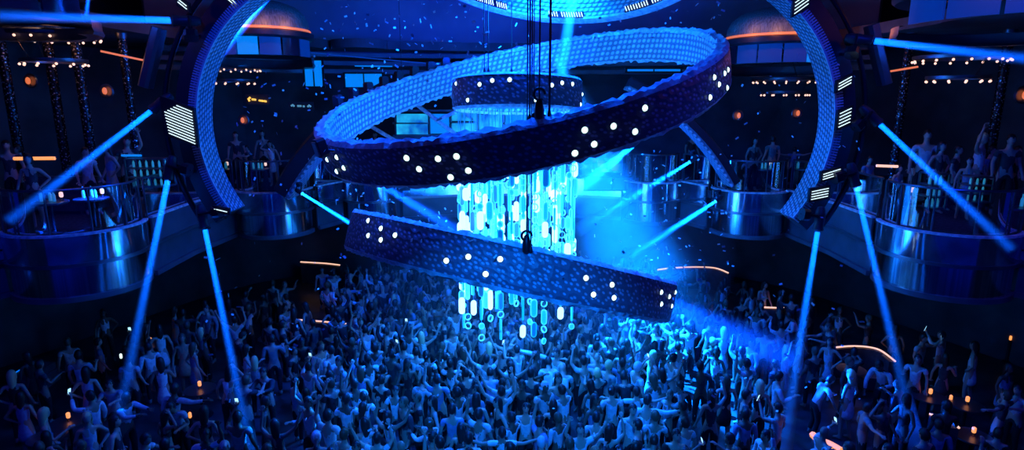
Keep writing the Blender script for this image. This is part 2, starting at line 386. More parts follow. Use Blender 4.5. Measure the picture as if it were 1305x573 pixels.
# ---------------------------------------------------------------- columns, sconces, cove strips, signs
def column(px, Y, r, lab):
    x = at(px, 110, Y).x; t = thing('sparkling_column', lab, 'column', (x,Y,ZM), 'perforated sparkling columns')
    MB().lathe([(r,ZM+.15),(r,9.72)], (x,Y,0), n=20).build('shaft', M['sparkle_column'], t)
    MB().lathe([(0.01,ZM),(r*1.35,ZM),(r*1.35,ZM+.12),(r*1.05,ZM+.16),(r,ZM+.2)], (x,Y,0), n=20).build('base', M['grey_metal'], t)
    MB().lathe([(r,9.6),(r*1.3,9.68),(r*1.3,9.8),(.01,9.8)], (x,Y,0), n=20).build('capital', M['grey_metal'], t)
for px,Y,r,lab in ((10,16.5,.12,'sparkling column nearest the left edge of the left alcove'),(69,16.7,.12,'sparkling column left of the brightest one in the left alcove'),(104,16.6,.12,'brightest sparkling column in the left alcove'),(163,17.2,.11,'faint sparkling column by the left dark light rig'),
        (1152,17.2,.11,'faint sparkling column by the right dark light rig'),(1276,16.6,.12,'bright sparkling column in the right alcove beside the chandelier')):
    column(px,Y,r,lab)
def sconce(px,py,Y,lab,s=1):
    p = at(px,py,Y); t = thing('wall_sconce', lab, 'wall lamp', p)
    MB().lathe([(.16*s,0),(.2*s,-.03),(.17*s,-.06),(.08*s,-.05),(0.01,-.03)], p, (0,1,0), 16).build('back_plate', M['grey_metal'], t)
    MB().ball(p+Vector((0,-.12,0)), .075*s, seg=12, rings=8, sc=(.8,.8,1.3)).build('glowing_shade', M['cove_glow'], t)
    MB().tube([p+Vector((0,-.02,-.1*s)),p+Vector((0,-.14,-.14*s)),p+Vector((0,-.13,-.08*s))], .014, 6).build('bracket', M['grey_metal'], t)
sconce(40,103,16.9,'warm wall sconce left in the left alcove'); sconce(137,116,16.9,'warm wall sconce right in the left alcove')
sconce(1302,121,16.2,'warm wall sconce at the far right edge',1.2); sconce(940,147,21,'small warm wall lamp at the left of the alcove behind the big ring'); sconce(1015,144,21,'small warm wall lamp beside the right curved arc')
sconce(311,153,21,'small warm wall lamp beside the left curved arc')
def strip_light(name, pts, m, lab, h=.05, d=.05, base='dark_body', group=None):
    t = thing(name, lab, 'strip light', pts[0], group)
    MB().tube([Vector(p)+Vector((0,d,0)) for p in pts], h*.9, 6).build('housing', M[base], t)
    MB().tube(pts, h, 6).build('glowing_tube', M[m], t)
    return t
strip_light('cove_light', [at(128,65,15.5),at(198,80,16.2)], 'cove_glow', 'thin orange cove line on the left alcove ceiling', .025)
strip_light('cove_light', [at(1115,94,15.5),at(1170,85,15.2)], 'cove_glow', 'thin orange cove line on the right alcove ceiling', .025)
strip_light('bar_light', [at(18,202,14.6),at(70,201.5,14.6)], 'amber_strip', 'amber bar-edge light behind the large left pod', .045)
strip_light('bar_light', [at(1117,211,15),at(1144,212,15)], 'peach_strip', 'peach bar-edge light behind the right light rig', .035)
strip_light('soffit_line', [at(396,67,20.6),at(480,75,21.8),at(560,82,22.6)], 'window_lit', 'long dim blue line of added glow along the soffit under the back ceiling', .02)  # glowing tube added in place of light caught on the soffit steps
strip_light('soffit_line', [at(452,84,22.3),at(500,84.5,22.6)], 'window_bright', 'short bright blue cove line above the wide gallery window', .02)
strip_light('bar_light', [at(155,198,15.2),at(180,198,15.2)], 'window_bright', 'pale blue bar-edge light above the left metal shelves', .03)
# yellow neon sign of illegible marks, and a fainter one
def sign(pts, Y, m, lab):
    p0 = at(*pts[0][0], Y); t = thing('neon_sign', lab, 'sign', p0)
    a = [at(x,y,Y+.08) for s_ in pts for x,y in s_]; x0,x1 = min(v.x for v in a)-.1,max(v.x for v in a)+.1; z0,z1 = min(v.z for v in a)-.1,max(v.z for v in a)+.1
    MB().box(((x0+x1)/2,Y+.1,(z0+z1)/2),(x1-x0,.05,z1-z0)).build('backing', M['dark_body'], t)
    for s_ in pts: MB().tube([at(x,y,Y) for x,y in s_], .035, 6).build('neon_stroke', M[m], t)
sign([[(319,124),(316.5,126),(318,129)],[(321,126.5),(326,127)],[(330,128),(335,128.6)],[(336,128.6),(339.5,129.2)]], 20.5, 'sign_yellow', 'small yellow neon sign in the left alcove')
sign([[(371,135),(373,133.5),(375,135.5)],[(379,135),(384,135)],[(386,135.4),(388,135.4)],[(392,136),(394,134),(396,136)]], 20.6, 'sign_teal', 'faint dull sign right of the yellow neon one')
GAIN = 100.0
# ================================================================== KINETIC RINGS
def frame_of(n):
    n = Vector(n).normalized(); a = n.cross(Vector((0,1,0))).normalized(); return n, a, n.cross(a)
def ring_band(name, lab, C, tilt, R, h, th, lamps, lamp_r=.052, rimj=.10, N=160):
    C = Vector(C); n, a, b = frame_of((math.tan(tilt[0]), math.tan(tilt[1]), 1))
    t = thing(name, lab, 'light ring', C)
    P = lambda ang, r, z: C + (a*math.cos(ang)+b*math.sin(ang))*r + n*z
    rnd = random.Random(len(name)+int(R*100))
    hh = h/2
    K = 5
    prof_o = [(R-.03,-hh),(R-.006,-hh+.02)]+[(R+.012*math.sin(PI*j/K), -hh+.02+(h-.04)*j/K) for j in range(1,K)]+[(R-.006,hh-.02),(R-.03,hh),(R-th*.45,hh-.02),(R-th*.45,-hh+.02)]
    def skin(prof, rr):
        rows = [[P(2*PI*i/N,r,z) for r,z in prof] for i in range(N)]
        c = .16
        return MB().sweep(rows, closed_path=True, uv=lambda i,j: (2*PI*R*i/N + .5*prof[j][1], prof[j][1]*1.1 + (0 if j < len(prof)//2+2 else prof[j][0])))
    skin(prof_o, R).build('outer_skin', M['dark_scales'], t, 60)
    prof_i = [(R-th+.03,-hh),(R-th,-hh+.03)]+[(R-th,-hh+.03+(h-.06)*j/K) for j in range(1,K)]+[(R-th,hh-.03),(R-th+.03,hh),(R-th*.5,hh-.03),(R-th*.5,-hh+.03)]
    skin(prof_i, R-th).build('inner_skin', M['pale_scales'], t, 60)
    for zz, nm in ((hh,'top_rim'),(-hh,'bottom_rim')):
        rows = []; sg = 1 if zz > 0 else -1; NN = N*2
        for i in range(NN):
            g = 2*PI*i/NN; j1, j2, j3 = (rnd.uniform(-1,1)*rimj for _ in range(3))
            rows.append([P(g,R-th-.01+j1*.5,zz-.02*sg),P(g,R-th+.06+j2*.4,zz+sg*(.02+abs(j2)*.7)),P(g,R-th*.5,zz+sg*(.01+abs(j3)*.5)),P(g,R-.06+j3*.4,zz+sg*(.02+abs(j1)*.6)),P(g,R+.004,zz-.02*sg),P(g,R-th*.5,zz-.05*sg)])
        MB().sweep(rows, closed_path=True).build(nm, M['rim'], t, 25)
    for px,py in lamps:    # lamp studs on the outer face: where the sight line of the photo's lamp meets the near outer wall
        d = ray(px,py); o = EYE-C; dn = d-n*d.dot(n); on = o-n*o.dot(n)
        A = dn.dot(dn); B = 2*dn.dot(on); cc = on.dot(on)-R*R; disc = B*B-4*A*cc
        if disc < 0: continue
        s_ = (-B-math.sqrt(disc))/(2*A); p = EYE+d*s_; rel = p-C; z = max(-hh+.06,min(hh-.06,rel.dot(n))); out = (rel-n*rel.dot(n)).normalized(); p = C+out*(R+.008)+n*z
        lamp(t, p, out, lamp_r)
    # the unseen rest of the circumference carries the same studs
    cl = 9 if R > 2 else 5
    for k in range(cl):
        base = PI*.08+PI*.84*k/cl
        for _ in range(3 if R > 2 else 1):
            ang = base+rnd.uniform(-.07,.07); out = (a*math.cos(ang)+b*math.sin(ang))
            if out.y < .35: continue
            lamp(t, C+out*(R+.008)+n*rnd.uniform(-hh*.7,hh*.7), out, lamp_r)
    return t, P
def lamp(t, p, out, r):
    mb = MB(); mb.lathe([(.006,r*.75),(r*.5,r*.65),(r*.87,r*.36),(r,0)], p, out, 12, m=M['lamp_white']); mb.lathe([(r*1.02,.0),(r*1.25,.012),(r*1.3,-.012)], p, out, 12, m=M['black_metal'])
    mb.build('lamp', None, t, 50)
L1 = [(409.5,197),(418,203),(430,200),(439,213.5),(430,218),(414,213),(518.5,201),(534.5,215),(558.5,202),(582,199),(574.5,225.5),(597,217),(745,165.5),(757,183.5),(732.5,195),(781.5,160.5),(809,167.5),(821.5,137.5),(904,124),(909.3,98.5),(915.3,107.5),(922.3,93.5),(926.5,89),(925.5,112)]
ring_band('kinetic_ring', 'largest tilted ring of dark scales with white lamp studs, highest on the right', (.141,14,8.117), (-.2111,-.2091), 4.577, .722, .30, L1)
L2 = [(470,281),(486,291),(470,300),(486,305.5),(504,299.5),(569,332),(597,327),(637.5,330),(619,349),(746.5,354),(779.5,362.5),(756,375),(782,379),(842,372),(852,377.5),(842,387),(855,389.5),(859.5,372)]
ring_band('kinetic_ring', 'lower tilted ring of dark scales sloping down to the right over the crowd', (-.034,14,4.031), (.2299,.265), 3.917, .80, .30, L2)
L3 = [(582,106.5),(611.5,107.5),(627.5,102.5),(649.5,101.5),(596.5,127.5),(682.5,127),(703,108.5),(716,105.5),(729,107),(741,120),(739,133)]
ring_band('small_ring', 'small dark studded ring hanging in the middle above the glowing strands', (.119,14,8.059), (.009,.0845), 1.48, .646, .18, L3, .045, .04, 96)
# ring under the ceiling: textured inside, groups of white strobe bars on its lower rim
C4 = Vector((.5,14,11.84)); n4,a4,b4 = frame_of((math.tan(.18), math.tan(.37), 1)); R4 = 4.2
t4 = thing('ceiling_ring', 'large pale ring close under the ceiling with strobe bars on its rim', 'light ring', C4)
P4 = lambda g,r,z: C4+(a4*math.cos(g)+b4*math.sin(g))*r+n4*z
def band4(r0, r1, z0, z1, mn, nm):
    N = 128; q = [(r0,z0),(r0,z0+(z1-z0)*.33),(r0,z0+(z1-z0)*.66),(r0,z1),(r1,z1),(r1,z0)]
    MB().sweep([[P4(2*PI*i/N,r,z) for r,z in q] for i in range(N)], closed_path=True, uv=lambda i,j:(2*PI*R4*i/N+.5*q[j][1], q[j][1]*1.1+q[j][0])).build(nm, M[mn], t4, 50)
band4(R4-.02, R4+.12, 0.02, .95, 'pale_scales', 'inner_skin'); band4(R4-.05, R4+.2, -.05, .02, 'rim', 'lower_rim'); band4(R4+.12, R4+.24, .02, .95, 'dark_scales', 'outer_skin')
def ang4(px,py):
    best = min(range(720), key=lambda i: (lambda q:(q[0]-px)**2+(q[1]-py)**2)(pix(P4(2*PI*i/720,R4,-.05)))); return 2*PI*best/720
for (xa,ya,xb,yb,nb) in ((603,2,645,16,15),(698,22,743,26,14),(797,19,848,4,15)):
    g0, g1 = ang4(xa,ya), ang4(xb,yb); p = MB(); N = 12
    pan = MB().sweep([[P4(g0+(g1-g0)*i/N,r,z) for r,z in ((R4-.07,-.02),(R4-.07,.17),(R4-.03,.17),(R4-.03,-.02))] for i in range(N+1)]).build('strobe_panel', M['black_metal'], t4)
    for k in range(nb):
        if (k*13+nb) % 11 == 0: continue
        g = g0+(g1-g0)*(k+.5)/nb; dg = (g1-g0)/nb*.42
        MB().tube([P4(g-dg,R4-.09,.14),P4(g+dg,R4-.09,.0)], .013, 6).build('led_bar', M['led_white'], pan)
# ================================================================== HANGING ARCS with their light rigs
def big_arc(lab, cx, cz, R, Y, g0, g1, wid, th, N=60, ribs=True, body=.5, skin='arc_scales'):
    P = lambda g,r,y: Vector((cx+r*math.cos(g), Y+y, cz+r*math.sin(g)))
    mid = P((g0+g1)/2,R,0); t = thing('hanging_arc', lab, 'light arc', mid)
    G = [g0+(g1-g0)*i/N for i in range(N+1)]
    K = 4; q = [(R,wid*j/K) for j in range(K+1)]+[(R+th,wid),(R+th,0)]
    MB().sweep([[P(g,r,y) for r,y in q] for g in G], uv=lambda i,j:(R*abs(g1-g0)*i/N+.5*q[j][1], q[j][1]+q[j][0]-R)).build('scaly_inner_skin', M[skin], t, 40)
    q2 = [(R+th,.03),(R+th,wid-.03),(R+th+body*.75,wid-.06),(R+th+body,wid*.5),(R+th+body*.75,.1)]
    MB().sweep([[P(g,r,y) for r,y in q2] for g in G]).build('dark_back_shell', M['dark_body'], t, 25)
    if ribs:
        mb = MB()
        for i in range(0, N*2+1):
            g = g0+(g1-g0)*i/(N*2); mb.tube([P(g,R-.005,-.015),P(g,R+th+.05,-.02)], .018, 5)
        mb.sweep([[P(g,r,y) for r,y in ((R-.02,-.02),(R+.02,-.02),(R+.02,.02),(R-.02,.02))] for g in G])
        mb.build('ribbed_edge', M['arc_scales'], t, 30)
    rnd = random.Random(int(abs(cx)*50)); mb = MB()
    for _ in range(70):
        g = G[int(rnd.uniform(.25,.98)*N)]; y = rnd.choice((.2,.5,.8))*wid; p = P(g,R-.012,y)
        mb.box(p,(.03,.03,.03))
    return t, P
arcL, PL = big_arc('front hanging arc on the left, bowed like an opening bracket', -3.4545, 7.369, 3.129, 12.6, math.radians(100), math.radians(214), .70, .10)
arcR, PR = big_arc('front hanging arc on the right, bowed like a closing bracket', 3.575, 7.425, 3.157, 12.6, math.radians(80), math.radians(-38), .70, .10)
big_arc('rear hanging arc behind the lower right side of the big ring', .48, 1.863, 6.99, 17.5, math.radians(66), math.radians(30.5), .75, .10, 40, False, .3, 'pale_scales')
big_arc('rear hanging arc behind the lower left end of the big ring', -.72, 1.70, 6.75, 17.3, math.radians(114), math.radians(150), .95, .12, 40, False, .55, 'pale_scales')

def moving_head(p, d, lab, s=1.0, up=None, mount=None):
    """p: lens centre, d: beam direction"""
    d = Vector(d).normalized(); up = Vector(up or (0,0,1)); p = Vector(p)
    t = thing('moving_head_light', lab, 'stage light', p)
    MB().lathe([(.01,-.52),(.07,-.5),(.10,-.42),(.115,-.25),(.10,-.14),(.105,-.06),(.12,0),(.10,.02),(.085,.0)] if s == 1 else [(r*s,h*s) for r,h in [(.01,-.52),(.07,-.5),(.10,-.42),(.115,-.25),(.10,-.14),(.105,-.06),(.12,0),(.10,.02),(.085,.0)]], p, d, 20).build('barrel', M['dark_body'], t)
    MB().lathe([(.001,.015*s),(.05*s,.012*s),(.09*s,.0)], p, d, 20).build('lens', M['lens_blue'], t)
    c = p-d*.3*s; side = d.cross(up).normalized(); back = (up-d*up.dot(d)).normalized()
    y = MB()
    for sg in (1,-1): y.tube([c+side*.14*s*sg, c+side*.14*s*sg+back*.26*s], .028*s, 8)
    y.tube([c+side*.14*s+back*.26*s, c-side*.14*s+back*.26*s], .034*s, 8); y.build('yoke', M['black_metal'], t)
    q = Matrix((side, d.cross(side).normalized()*-1, d)).transposed() if False else None
    b = MB(); cc = c+back*.36*s; R = back.to_track_quat('Z','Y').to_matrix(); b.box(cc,(.26*s,.26*s,.14*s),R,bev=.05*s); b.build('base', M['black_metal'], t)
    if mount is not None: MB().tube([c+back*.42*s, Vector(mount)], .03, 8).build('clamp_arm', M['black_metal'], t)
    return t
def beam(a, b, r0, r1, lab, energy, haze='haze_beam', col=BLUE, fall='Linear', name='light_shaft', lens=True, blend=.35):
    a = Vector(a); b = Vector(b); d = (b-a); Ln = d.length; d.normalize()
    mb = MB(); k = 8
    prof = [(.0008,.02)]+[(r0+(r1-r0)*j/k, .02+(Ln-.02)*j/k) for j in range(k+1)]+[(.0008,Ln)]
    mb.lathe(prof, a, d, 28); o = mb.build(name, M[haze]); tag(o, lab, 'light beam')
    if fall == 'Linear': spot('cone_source', a+d*.03, b, energy*GAIN, max(2*math.atan((r1-r0)*.95/Ln), .02), r0*.6, col, fall, blend)
    else: collimated('beam_source', a+d*.022, b, energy, r0*.86, max(.05, 2.2*math.atan((r1-r0)/Ln)), col)
    return o
haze_mat('haze_dense', .55)
BEAMS = [ # start px,Y ; end px,Y (None: down to the floor) ; radii ; label ; energy ; light label ; mount (arc, angle)
 ((219,26,12.3),(-150,16,10.6),.075,.21,'near-horizontal blue beam leaving the upper left rig towards the left edge',1,'uppermost moving head on the left rig'),
 ((193,141,12.3),(10,282,11.6),.06,.17,'slanting blue beam falling to the left across the left alcove',1,'moving head on the left rig above the striped strobe'),
 ((214,229,12.3),(138,600,None),.065,.20,'leftmost long beam falling to the crowd from the left rig',1,'moving head on the left rig below the striped strobe'),
 ((261,291,12.3),(325,600,None),.06,.18,'inner long beam falling to the crowd from the tip of the left arc',1,'lowest moving head on the left rig'),
 ((1113,52,12.3),(1460,92,10.6),.075,.21,'near-horizontal blue beam leaving the upper right rig towards the right edge',1,'uppermost moving head on the right rig'),
 ((1121,158,12.3),(1290,318,11.6),.06,.16,'slanting blue beam falling to the right over the large right pod',1,'moving head on the right rig above two small strobes'),
 ((1091,238,12.3),(1176,600,None),.06,.19,'outer long beam falling to the crowd from the right rig',1,'moving head on the right rig beside the lower strobes'),
 ((1042,294,12.3),(993,600,None),.06,.22,'inner long beam falling to the crowd from the tip of the right arc',1,'lowest moving head on the right rig'),
]
for (sx,sy,sY),(ex,ey,eY),r0,r1,lab,en,hl in BEAMS:
    a = at(sx,sy,sY); b = onz(ex,ey,.0) if eY is None else at(ex,ey,eY)
    sg = -1 if sx < 652 else 1
    beam(a, b, r0, r1, lab, en*11, 'haze_dense', (.001,.105,1.0), 'Constant')
    d = (b-a).normalized(); cx = -3.4545 if sg < 0 else 3.575; cz = 7.4
    toC = Vector((cx,12.9,cz))-Vector((a.x,12.9,a.z)); toC.normalize()
    up = toC if abs(toC.dot(d)) < .9 else Vector((0,1,.2))
    foot = Vector((cx,12.95,cz))-toC*3.5
    moving_head(a-d*.03, d, hl, .95, up, foot)
# beams over the back of the floor
BACK = [((878,207,17.3),(735,294,15.6),.05,.20,'upper slanting beam in the haze right of the hanging strands',42,'small moving head at the top of the rear right haze'),
 ((911,257,17.0),(770,348,15.0),.05,.20,'lower slanting beam in the haze from the foot of the rear right arc',42,'small moving head at the foot of the rear right arc'),
 ((386,247,17.0),(470,299,15.5),.04,.10,'short thin beam from the foot of the rear left arc',40,'small moving head at the foot of the rear left arc')]
for (sx,sy,sY),(ex,ey,eY),r0,r1,lab,en,hl in BACK:
    a = at(sx,sy,sY); b = at(ex,ey,eY); beam(a,b,r0,r1,lab,en,'haze_dense',(.001,.12,1.0),'Constant'); moving_head(a-(b-a).normalized()*.03, b-a, hl, .6)
def ceiling_light(p, d, lab, s=1): return moving_head(p, d, lab, s)
for (sx,sy,sY),(ex,ey,eY),r0,r1,lab,en,hz,col in (
 ((741,-70,15.5),(712,112,15.2),.14,.24,'bright vertical beam dropping through the ceiling ring',60,'haze_dense',AZURE),
 ((368,-40,14.6),(262,82,14.2),.12,.26,'soft blue beam crossing the top of the left arc',260,'haze_dense',BLUE),
 ((112,-25,13),(106,19,13),.08,.12,'short stub of beam at the top left corner',40,'haze_dense',BLUE),
 ((806,186,16.4),(705,268,15.0),.08,.40,'broad pale beam beside the strands just under the big ring',150,'haze_beam',AZURE),
 ((480,232,17),(612,312,16.4),.10,.34,'soft beam in the gap between the rings, left of the strands',80,'haze_beam',BLUE),
 ((800,366,16.2),(1010,462,13.6),.3,.75,'broad soft beam falling behind the low end of the lower ring to the crowd',150,'haze_beam',BLUE)):
    a = at(sx,sy,sY); b = at(ex,ey,eY); beam(a,b,r0,r1,lab,en,hz,col,'Constant')
# wide cone of haze lit from above the small ring
a = at(706,62,17.6); b = at(815,372,15.8)
beam(a, b, .12, 2.05, 'wide glowing cone of blue haze right of the hanging strands', 330, 'haze_thin', AZURE, 'Linear', 'haze_cone', True, .95)
# general haze clouds
def cloud(lab, c, s, m):
    mb = MB().ball(c, 1.0, seg=40, rings=24, sc=s); o = mb.build('haze', M[m]); tag(o, lab, 'haze', kind='stuff')
haze_mat('haze_room', .012)
cloud('soft blue haze hanging over the dance floor around the strands', (.9,16,3.7), (5.2,3.4,3.4), 'haze_room')
# ---------------------------------------------------------------- strobes on the rigs
def strobe(px, py, Y, w, h, nb, slope, lab, taper=0.0):
    # upright-sided panel whose bars slope (positive: down to the right); taper shortens the top bars on the left
    p = at(px,py,Y); t = thing('strobe_panel', lab, 'strobe light', p); k_ = math.tan(math.radians(slope)); e = .04
    q = [(-w/2-e,h/2+e+k_*w/2),(w/2+e,h/2+e-k_*w/2),(w/2+e,-h/2-e-k_*w/2),(-w/2-e,-h/2-e+k_*w/2)]
    mb = MB(); mb.add([(x,y,z) for y in (.02,.10) for x,z in q],[(0,1,2,3),(7,6,5,4),(0,4,5,1),(1,5,6,2),(2,6,7,3),(3,7,4,0)]); mb.build('housing', M['black_metal'], t, world=False, smooth=0)
    for k in range(nb):
        z = h*(k+.5)/nb-h/2; u = (k+.5)/nb; x0 = -w/2+taper*w*max(0,u-.62)/.38+(.12*w*(1-u) if taper else 0)
        MB().tube([(x0,0,z-k_*x0),(w/2,0,z-k_*w/2)], .0095, 6).build('led_bar', M['led_white'], t, world=False)
strobe(227.5,155,11.85,.56,.68,12,23,'large striped strobe panel on the left rig', .55)
strobe(232,5,12.3,.16,.12,2,40,'tiny strobe at the top of the left rig'); strobe(296,2,12.6,.16,.12,2,40,'tiny strobe beside the top of the left arc')
strobe(281,268,12.2,.26,.06,1,14,'thin single-bar strobe under the left arc')
strobe(1077,106,12.3,.24,.18,3,-30,'small strobe with three bars, highest beside the right arc')
strobe(1077,150,12.3,.22,.34,5,-26,'five-bar strobe beside the middle of the right arc')
strobe(1060,222,12.3,.34,.16,3,-18,'three-bar strobe beside the lower right arc')
strobe(1045,247,12.3,.34,.22,4,-12,'four-bar strobe at the foot of the right arc')
strobe(1022,4,12.5,.26,.28,4,-36,'strobe with four bars at the top of the right arc')
# dark rig beams that carry the lights, outside each arc
for cx,cz,sg,side in ((-3.4545,7.369,-1,'left'),(3.575,7.425,1,'right')):
    t = thing('lighting_truss', f'dark curved lighting rail running along the outside of the {side} arc', 'lighting rail', (cx+sg*3.9,13,cz))
    G = [math.radians(x) for x in range(-34,66,3)]; pts = [(cx+sg*3.98*math.cos(g),13.0,cz+3.98*math.sin(g)) for g in G]
    MB().tube(pts,.05,8).build('outer_rail', M['black_metal'], t)
    MB().tube([(cx+sg*3.84*math.cos(g),12.72,cz+3.84*math.sin(g)) for g in G],.05,8).build('inner_rail', M['black_metal'], t)
    b = MB()
    for i in range(0,len(G)-1): b.tube([pts[i],(cx+sg*3.84*math.cos(G[i+1]),12.72,cz+3.84*math.sin(G[i+1]))],.02,6)
    b.build('lacing', M['black_metal'], t)
    for (ga,L_,nm) in ((20,1.25,'driver_box'),(45,.8,'power_box')):
        g = math.radians(ga); p = Vector((cx+sg*4.22*math.cos(g),12.75,cz+4.22*math.sin(g))); R = Matrix.Rotation(-sg*(PI/2-g) if False else sg*(-(g)), 3, 'Y')
        MB().box(p,(.22,.3,L_),R,bev=.05).build(nm, M['grey_metal' if ga == 20 else 'dark_body'], t)
    # hanger rods up to the ceiling
    for g in (60,):
        q = math.radians(g); MB().tube([(cx+sg*3.7*math.cos(q),12.9,cz+3.7*math.sin(q)),(cx+sg*3.7*math.cos(q),12.9,14.15)],.03,6).build('hanger_rod', M['black_metal'], t)
# ---------------------------------------------------------------- cables and hoists
def cable(px, Y, py0, py1, lab, r=.014, hook=None):
    b = at(px,py1,Y); top = Vector((b.x,b.y,14.15)) if py0 is None else Vector((b.x,b.y,at(px,py0,Y).z))
    t = thing('hanging_cable', lab, 'cable', b)
    MB().tube([top,b], r, 6).build('wire_rope', M['black_metal'], t)
    MB().lathe([(.005,0),(.03,.0),(.035,.05),(.025,.1),(r,.13)], b, (0,0,1), 10).build('ferrule', M['black_metal'], t)
    if hook:
        z = at(px,hook,Y).z; h = MB()
        h.lathe([(.045,0),(.075,.03),(.08,.16),(.05,.3),(.02,.34)], Vector((b.x,b.y-.02,b.z)), (0,0,1), 14); h.build('hoist_body', M['black_metal'], t)
        k = [Vector((b.x+.09*math.cos(g),b.y-.03,z+.09*math.sin(g))) for g in [2*PI*i/20 for i in range(18)]]
        MB().tube(k,.022,8).build('hook', M['black_metal'], t)
cable(617.5,14.0,None,93.5,'left one of the twin cables holding the small ring',.012); cable(622.5,14.0,None,93.5,'right one of the twin cables holding the small ring',.012)
cable(652,15.2,None,93,'single cable behind the top centre of the small ring',.012)
cable(675,9.75,None,156,'cable left of the hoist on the big ring',.014); cable(680,9.75,None,154,'thin cable touching the hoist on the big ring',.009)
cable(687,9.7,None,153,'thick cable with the dark hoist and hook on the big ring',.014,120)
cable(700,9.75,None,150,'thick cable right of the hoist on the big ring',.02)
cable(512,17.8,None,100,'lone thin cable over the far left side of the big ring',.009)
cable(671,10.3,None,322,'cable with the lower hoist on the lower ring',.012,300); cable(676.5,10.3,None,322,'cable right of the lower hoist on the lower ring',.012)
cable(729,12.3,228,262,'thin short cable at the right of the strands',.006) if False else None
# fixtures bristling on the far outside of the big ring
n1,a1,b1 = frame_of((math.tan(-.2111), math.tan(-.2091), 1)); C1 = Vector((.141,14,8.117))
for k in range(9):
    px = 418+k*19
    best = min((g*.01 for g in range(628)), key=lambda g:(lambda q,P_:(q[0]-px)**2+ (0 if P_.y>14 or px<430 else 1e6))(pix(C1+(a1*math.cos(g)+b1*math.sin(g))*4.75+n1*.3), C1+(a1*math.cos(g)+b1*math.sin(g))*4.75))
    o = a1*math.cos(best)+b1*math.sin(best); p = C1+o*4.85+n1*.42
    t = thing('ring_floodlight', ('first','second','third','fourth','fifth','sixth','seventh','eighth','ninth')[k]+' dark floodlight from the left, clamped outside the far rim of the big ring', 'stage light', p, 'floodlights on the far rim')
    R = o.to_track_quat('Z','Y').to_matrix()
    MB().box(p,(.22,.34,.16),R,bev=.04).build('body', M['dark_body'], t); MB().box(p+o*.1,(.16,.26,.03),R).build('front_glass', M['grey_metal'], t)
    MB().tube([p-n1*.05,p-o*.22-n1*.14],.025,6).build('clamp', M['black_metal'], t)
# ---------------------------------------------------------------- stage booth at the back with bright panels and crossed struts
t = thing('stage_booth', 'bright cyan lit stage booth seen through the big ring', 'stage', at(560,172,21.6))
for x0,y0,x1,y1 in ((506,145,545,156),(506,158,545,171),(549,145,572,170),(576,143,606,154),(576,157,606,168),(610,146,640,165),(644,146,690,160)):
    a = at(x0,y1,21.6); b = at(x1,y0,21.6); MB().box(((a.x+b.x)/2,21.6,(a.z+b.z)/2),(b.x-a.x,.08,b.z-a.z)).build('lit_panel', M['stage_panel' if x0 not in (549,644) else 'window_bright'], t)
a = at(500,173,21.5); b = at(695,141,21.5); f = MB()
for z in (a.z,(a.z+b.z)/2,b.z): f.box(((a.x+b.x)/2,21.66,z),(b.x-a.x,.1,.07))
for x in (503,547,574,608,642,692): q = at(x,150,21.5); f.box((q.x,21.66,(a.z+b.z)/2),(.06,.1,b.z-a.z))
f.build('frame', M['grey_metal'], t)
MB().box(((a.x+b.x)/2,21.9,(ZM+a.z)/2),(b.x-a.x,.6,a.z-ZM),).build('counter', M['fascia'], t)
for i,(x0,y0,x1,y1) in enumerate(((458,152,505,180),(520,125,590,178),(612,128,560,152),(572,118,600,150))):
    a = at(x0,y0,20.2); b = at(x1,y1,20.2); tt = thing('hanging_strut', ('lowest pale strut at the left of the stage booth','longest pale strut crossing the stage booth','short pale strut leaning over the stage booth to the right','steep pale strut beside the small ring')[i], 'strut', a, 'crossed struts at the stage')
    d = (b-a).normalized(); R = d.to_track_quat('Z','Y').to_matrix(); MB().box((a+b)/2,(.12,.12,(b-a).length),R,bev=.02).build('beam', M['rim'], tt)
    MB().box(a,(.2,.06,.2),R).build('end_plate', M['grey_metal'], tt); MB().box(b,(.2,.06,.2),R).build('end_plate', M['grey_metal'], tt)
# ---------------------------------------------------------------- hanging strands of glowing capsules
def capsule_mesh(w, h, m_face, m_rim, hole=False):
    mb = MB(); n = 8; r = w/2; pl = [(r*math.cos(PI*i/n), h/2-r+r*math.sin(PI*i/n)) for i in range(n+1)]+[(r*math.cos(PI+PI*i/n), -h/2+r+r*math.sin(PI+PI*i/n)) for i in range(n+1)]
    N = len(pl); rw = w*.13
    inn = [(x*(1-2*rw/w), z*(1-2*rw/h)) for x,z in pl]
    rows = [[Vector((x,-.018,z)),Vector((x*1.03,0,z*1.01)),Vector((x,.018,z)),Vector((a,.014,b)),Vector((a,-.014,b))] for (x,z),(a,b) in zip(pl,inn)]
    mb.sweep(rows, m_rim, closed_path=True)
    if not hole:
        vs = [Vector((a,-.01,b)) for a,b in inn]+[Vector((a,.01,b)) for a,b in inn]; mb.add(vs,[tuple(range(N)),tuple(range(2*N-1,N-1,-1))],m_face)
    return mb.mesh('capsule', 40)
CW = [(.135,.36),(.15,.30),(.11,.46),(.15,.42)]
CAPS = {}
for i,(w,h) in enumerate(CW):
    CAPS['white',i] = capsule_mesh(w,h,M['crystal_white'],M['crystal_white']); CAPS['cyan',i] = capsule_mesh(w,h,M['crystal_cyan'],M['crystal_rim']); CAPS['dim',i] = capsule_mesh(w,h,M['crystal_dim'],M['crystal_cyan'])
CAPS['ring',0] = capsule_mesh(.155,.165,M['crystal_dim'],M['crystal_rim'],True); CAPS['disc',0] = capsule_mesh(.14,.15,M['crystal_cyan'],M['crystal_rim']); CAPS['tube',0] = capsule_mesh(.05,.5,M['crystal_cyan'],M['crystal_cyan'])
rs = random.Random(11)
spots_ = []
for k in range(34): g = 2*PI*k/34; spots_.append((1.36,g))
for k in range(20): spots_.append((1.0,2*PI*(k+.4)/20))
for k in range(11): spots_.append((.6,2*PI*(k+.2)/11))
names9 = []
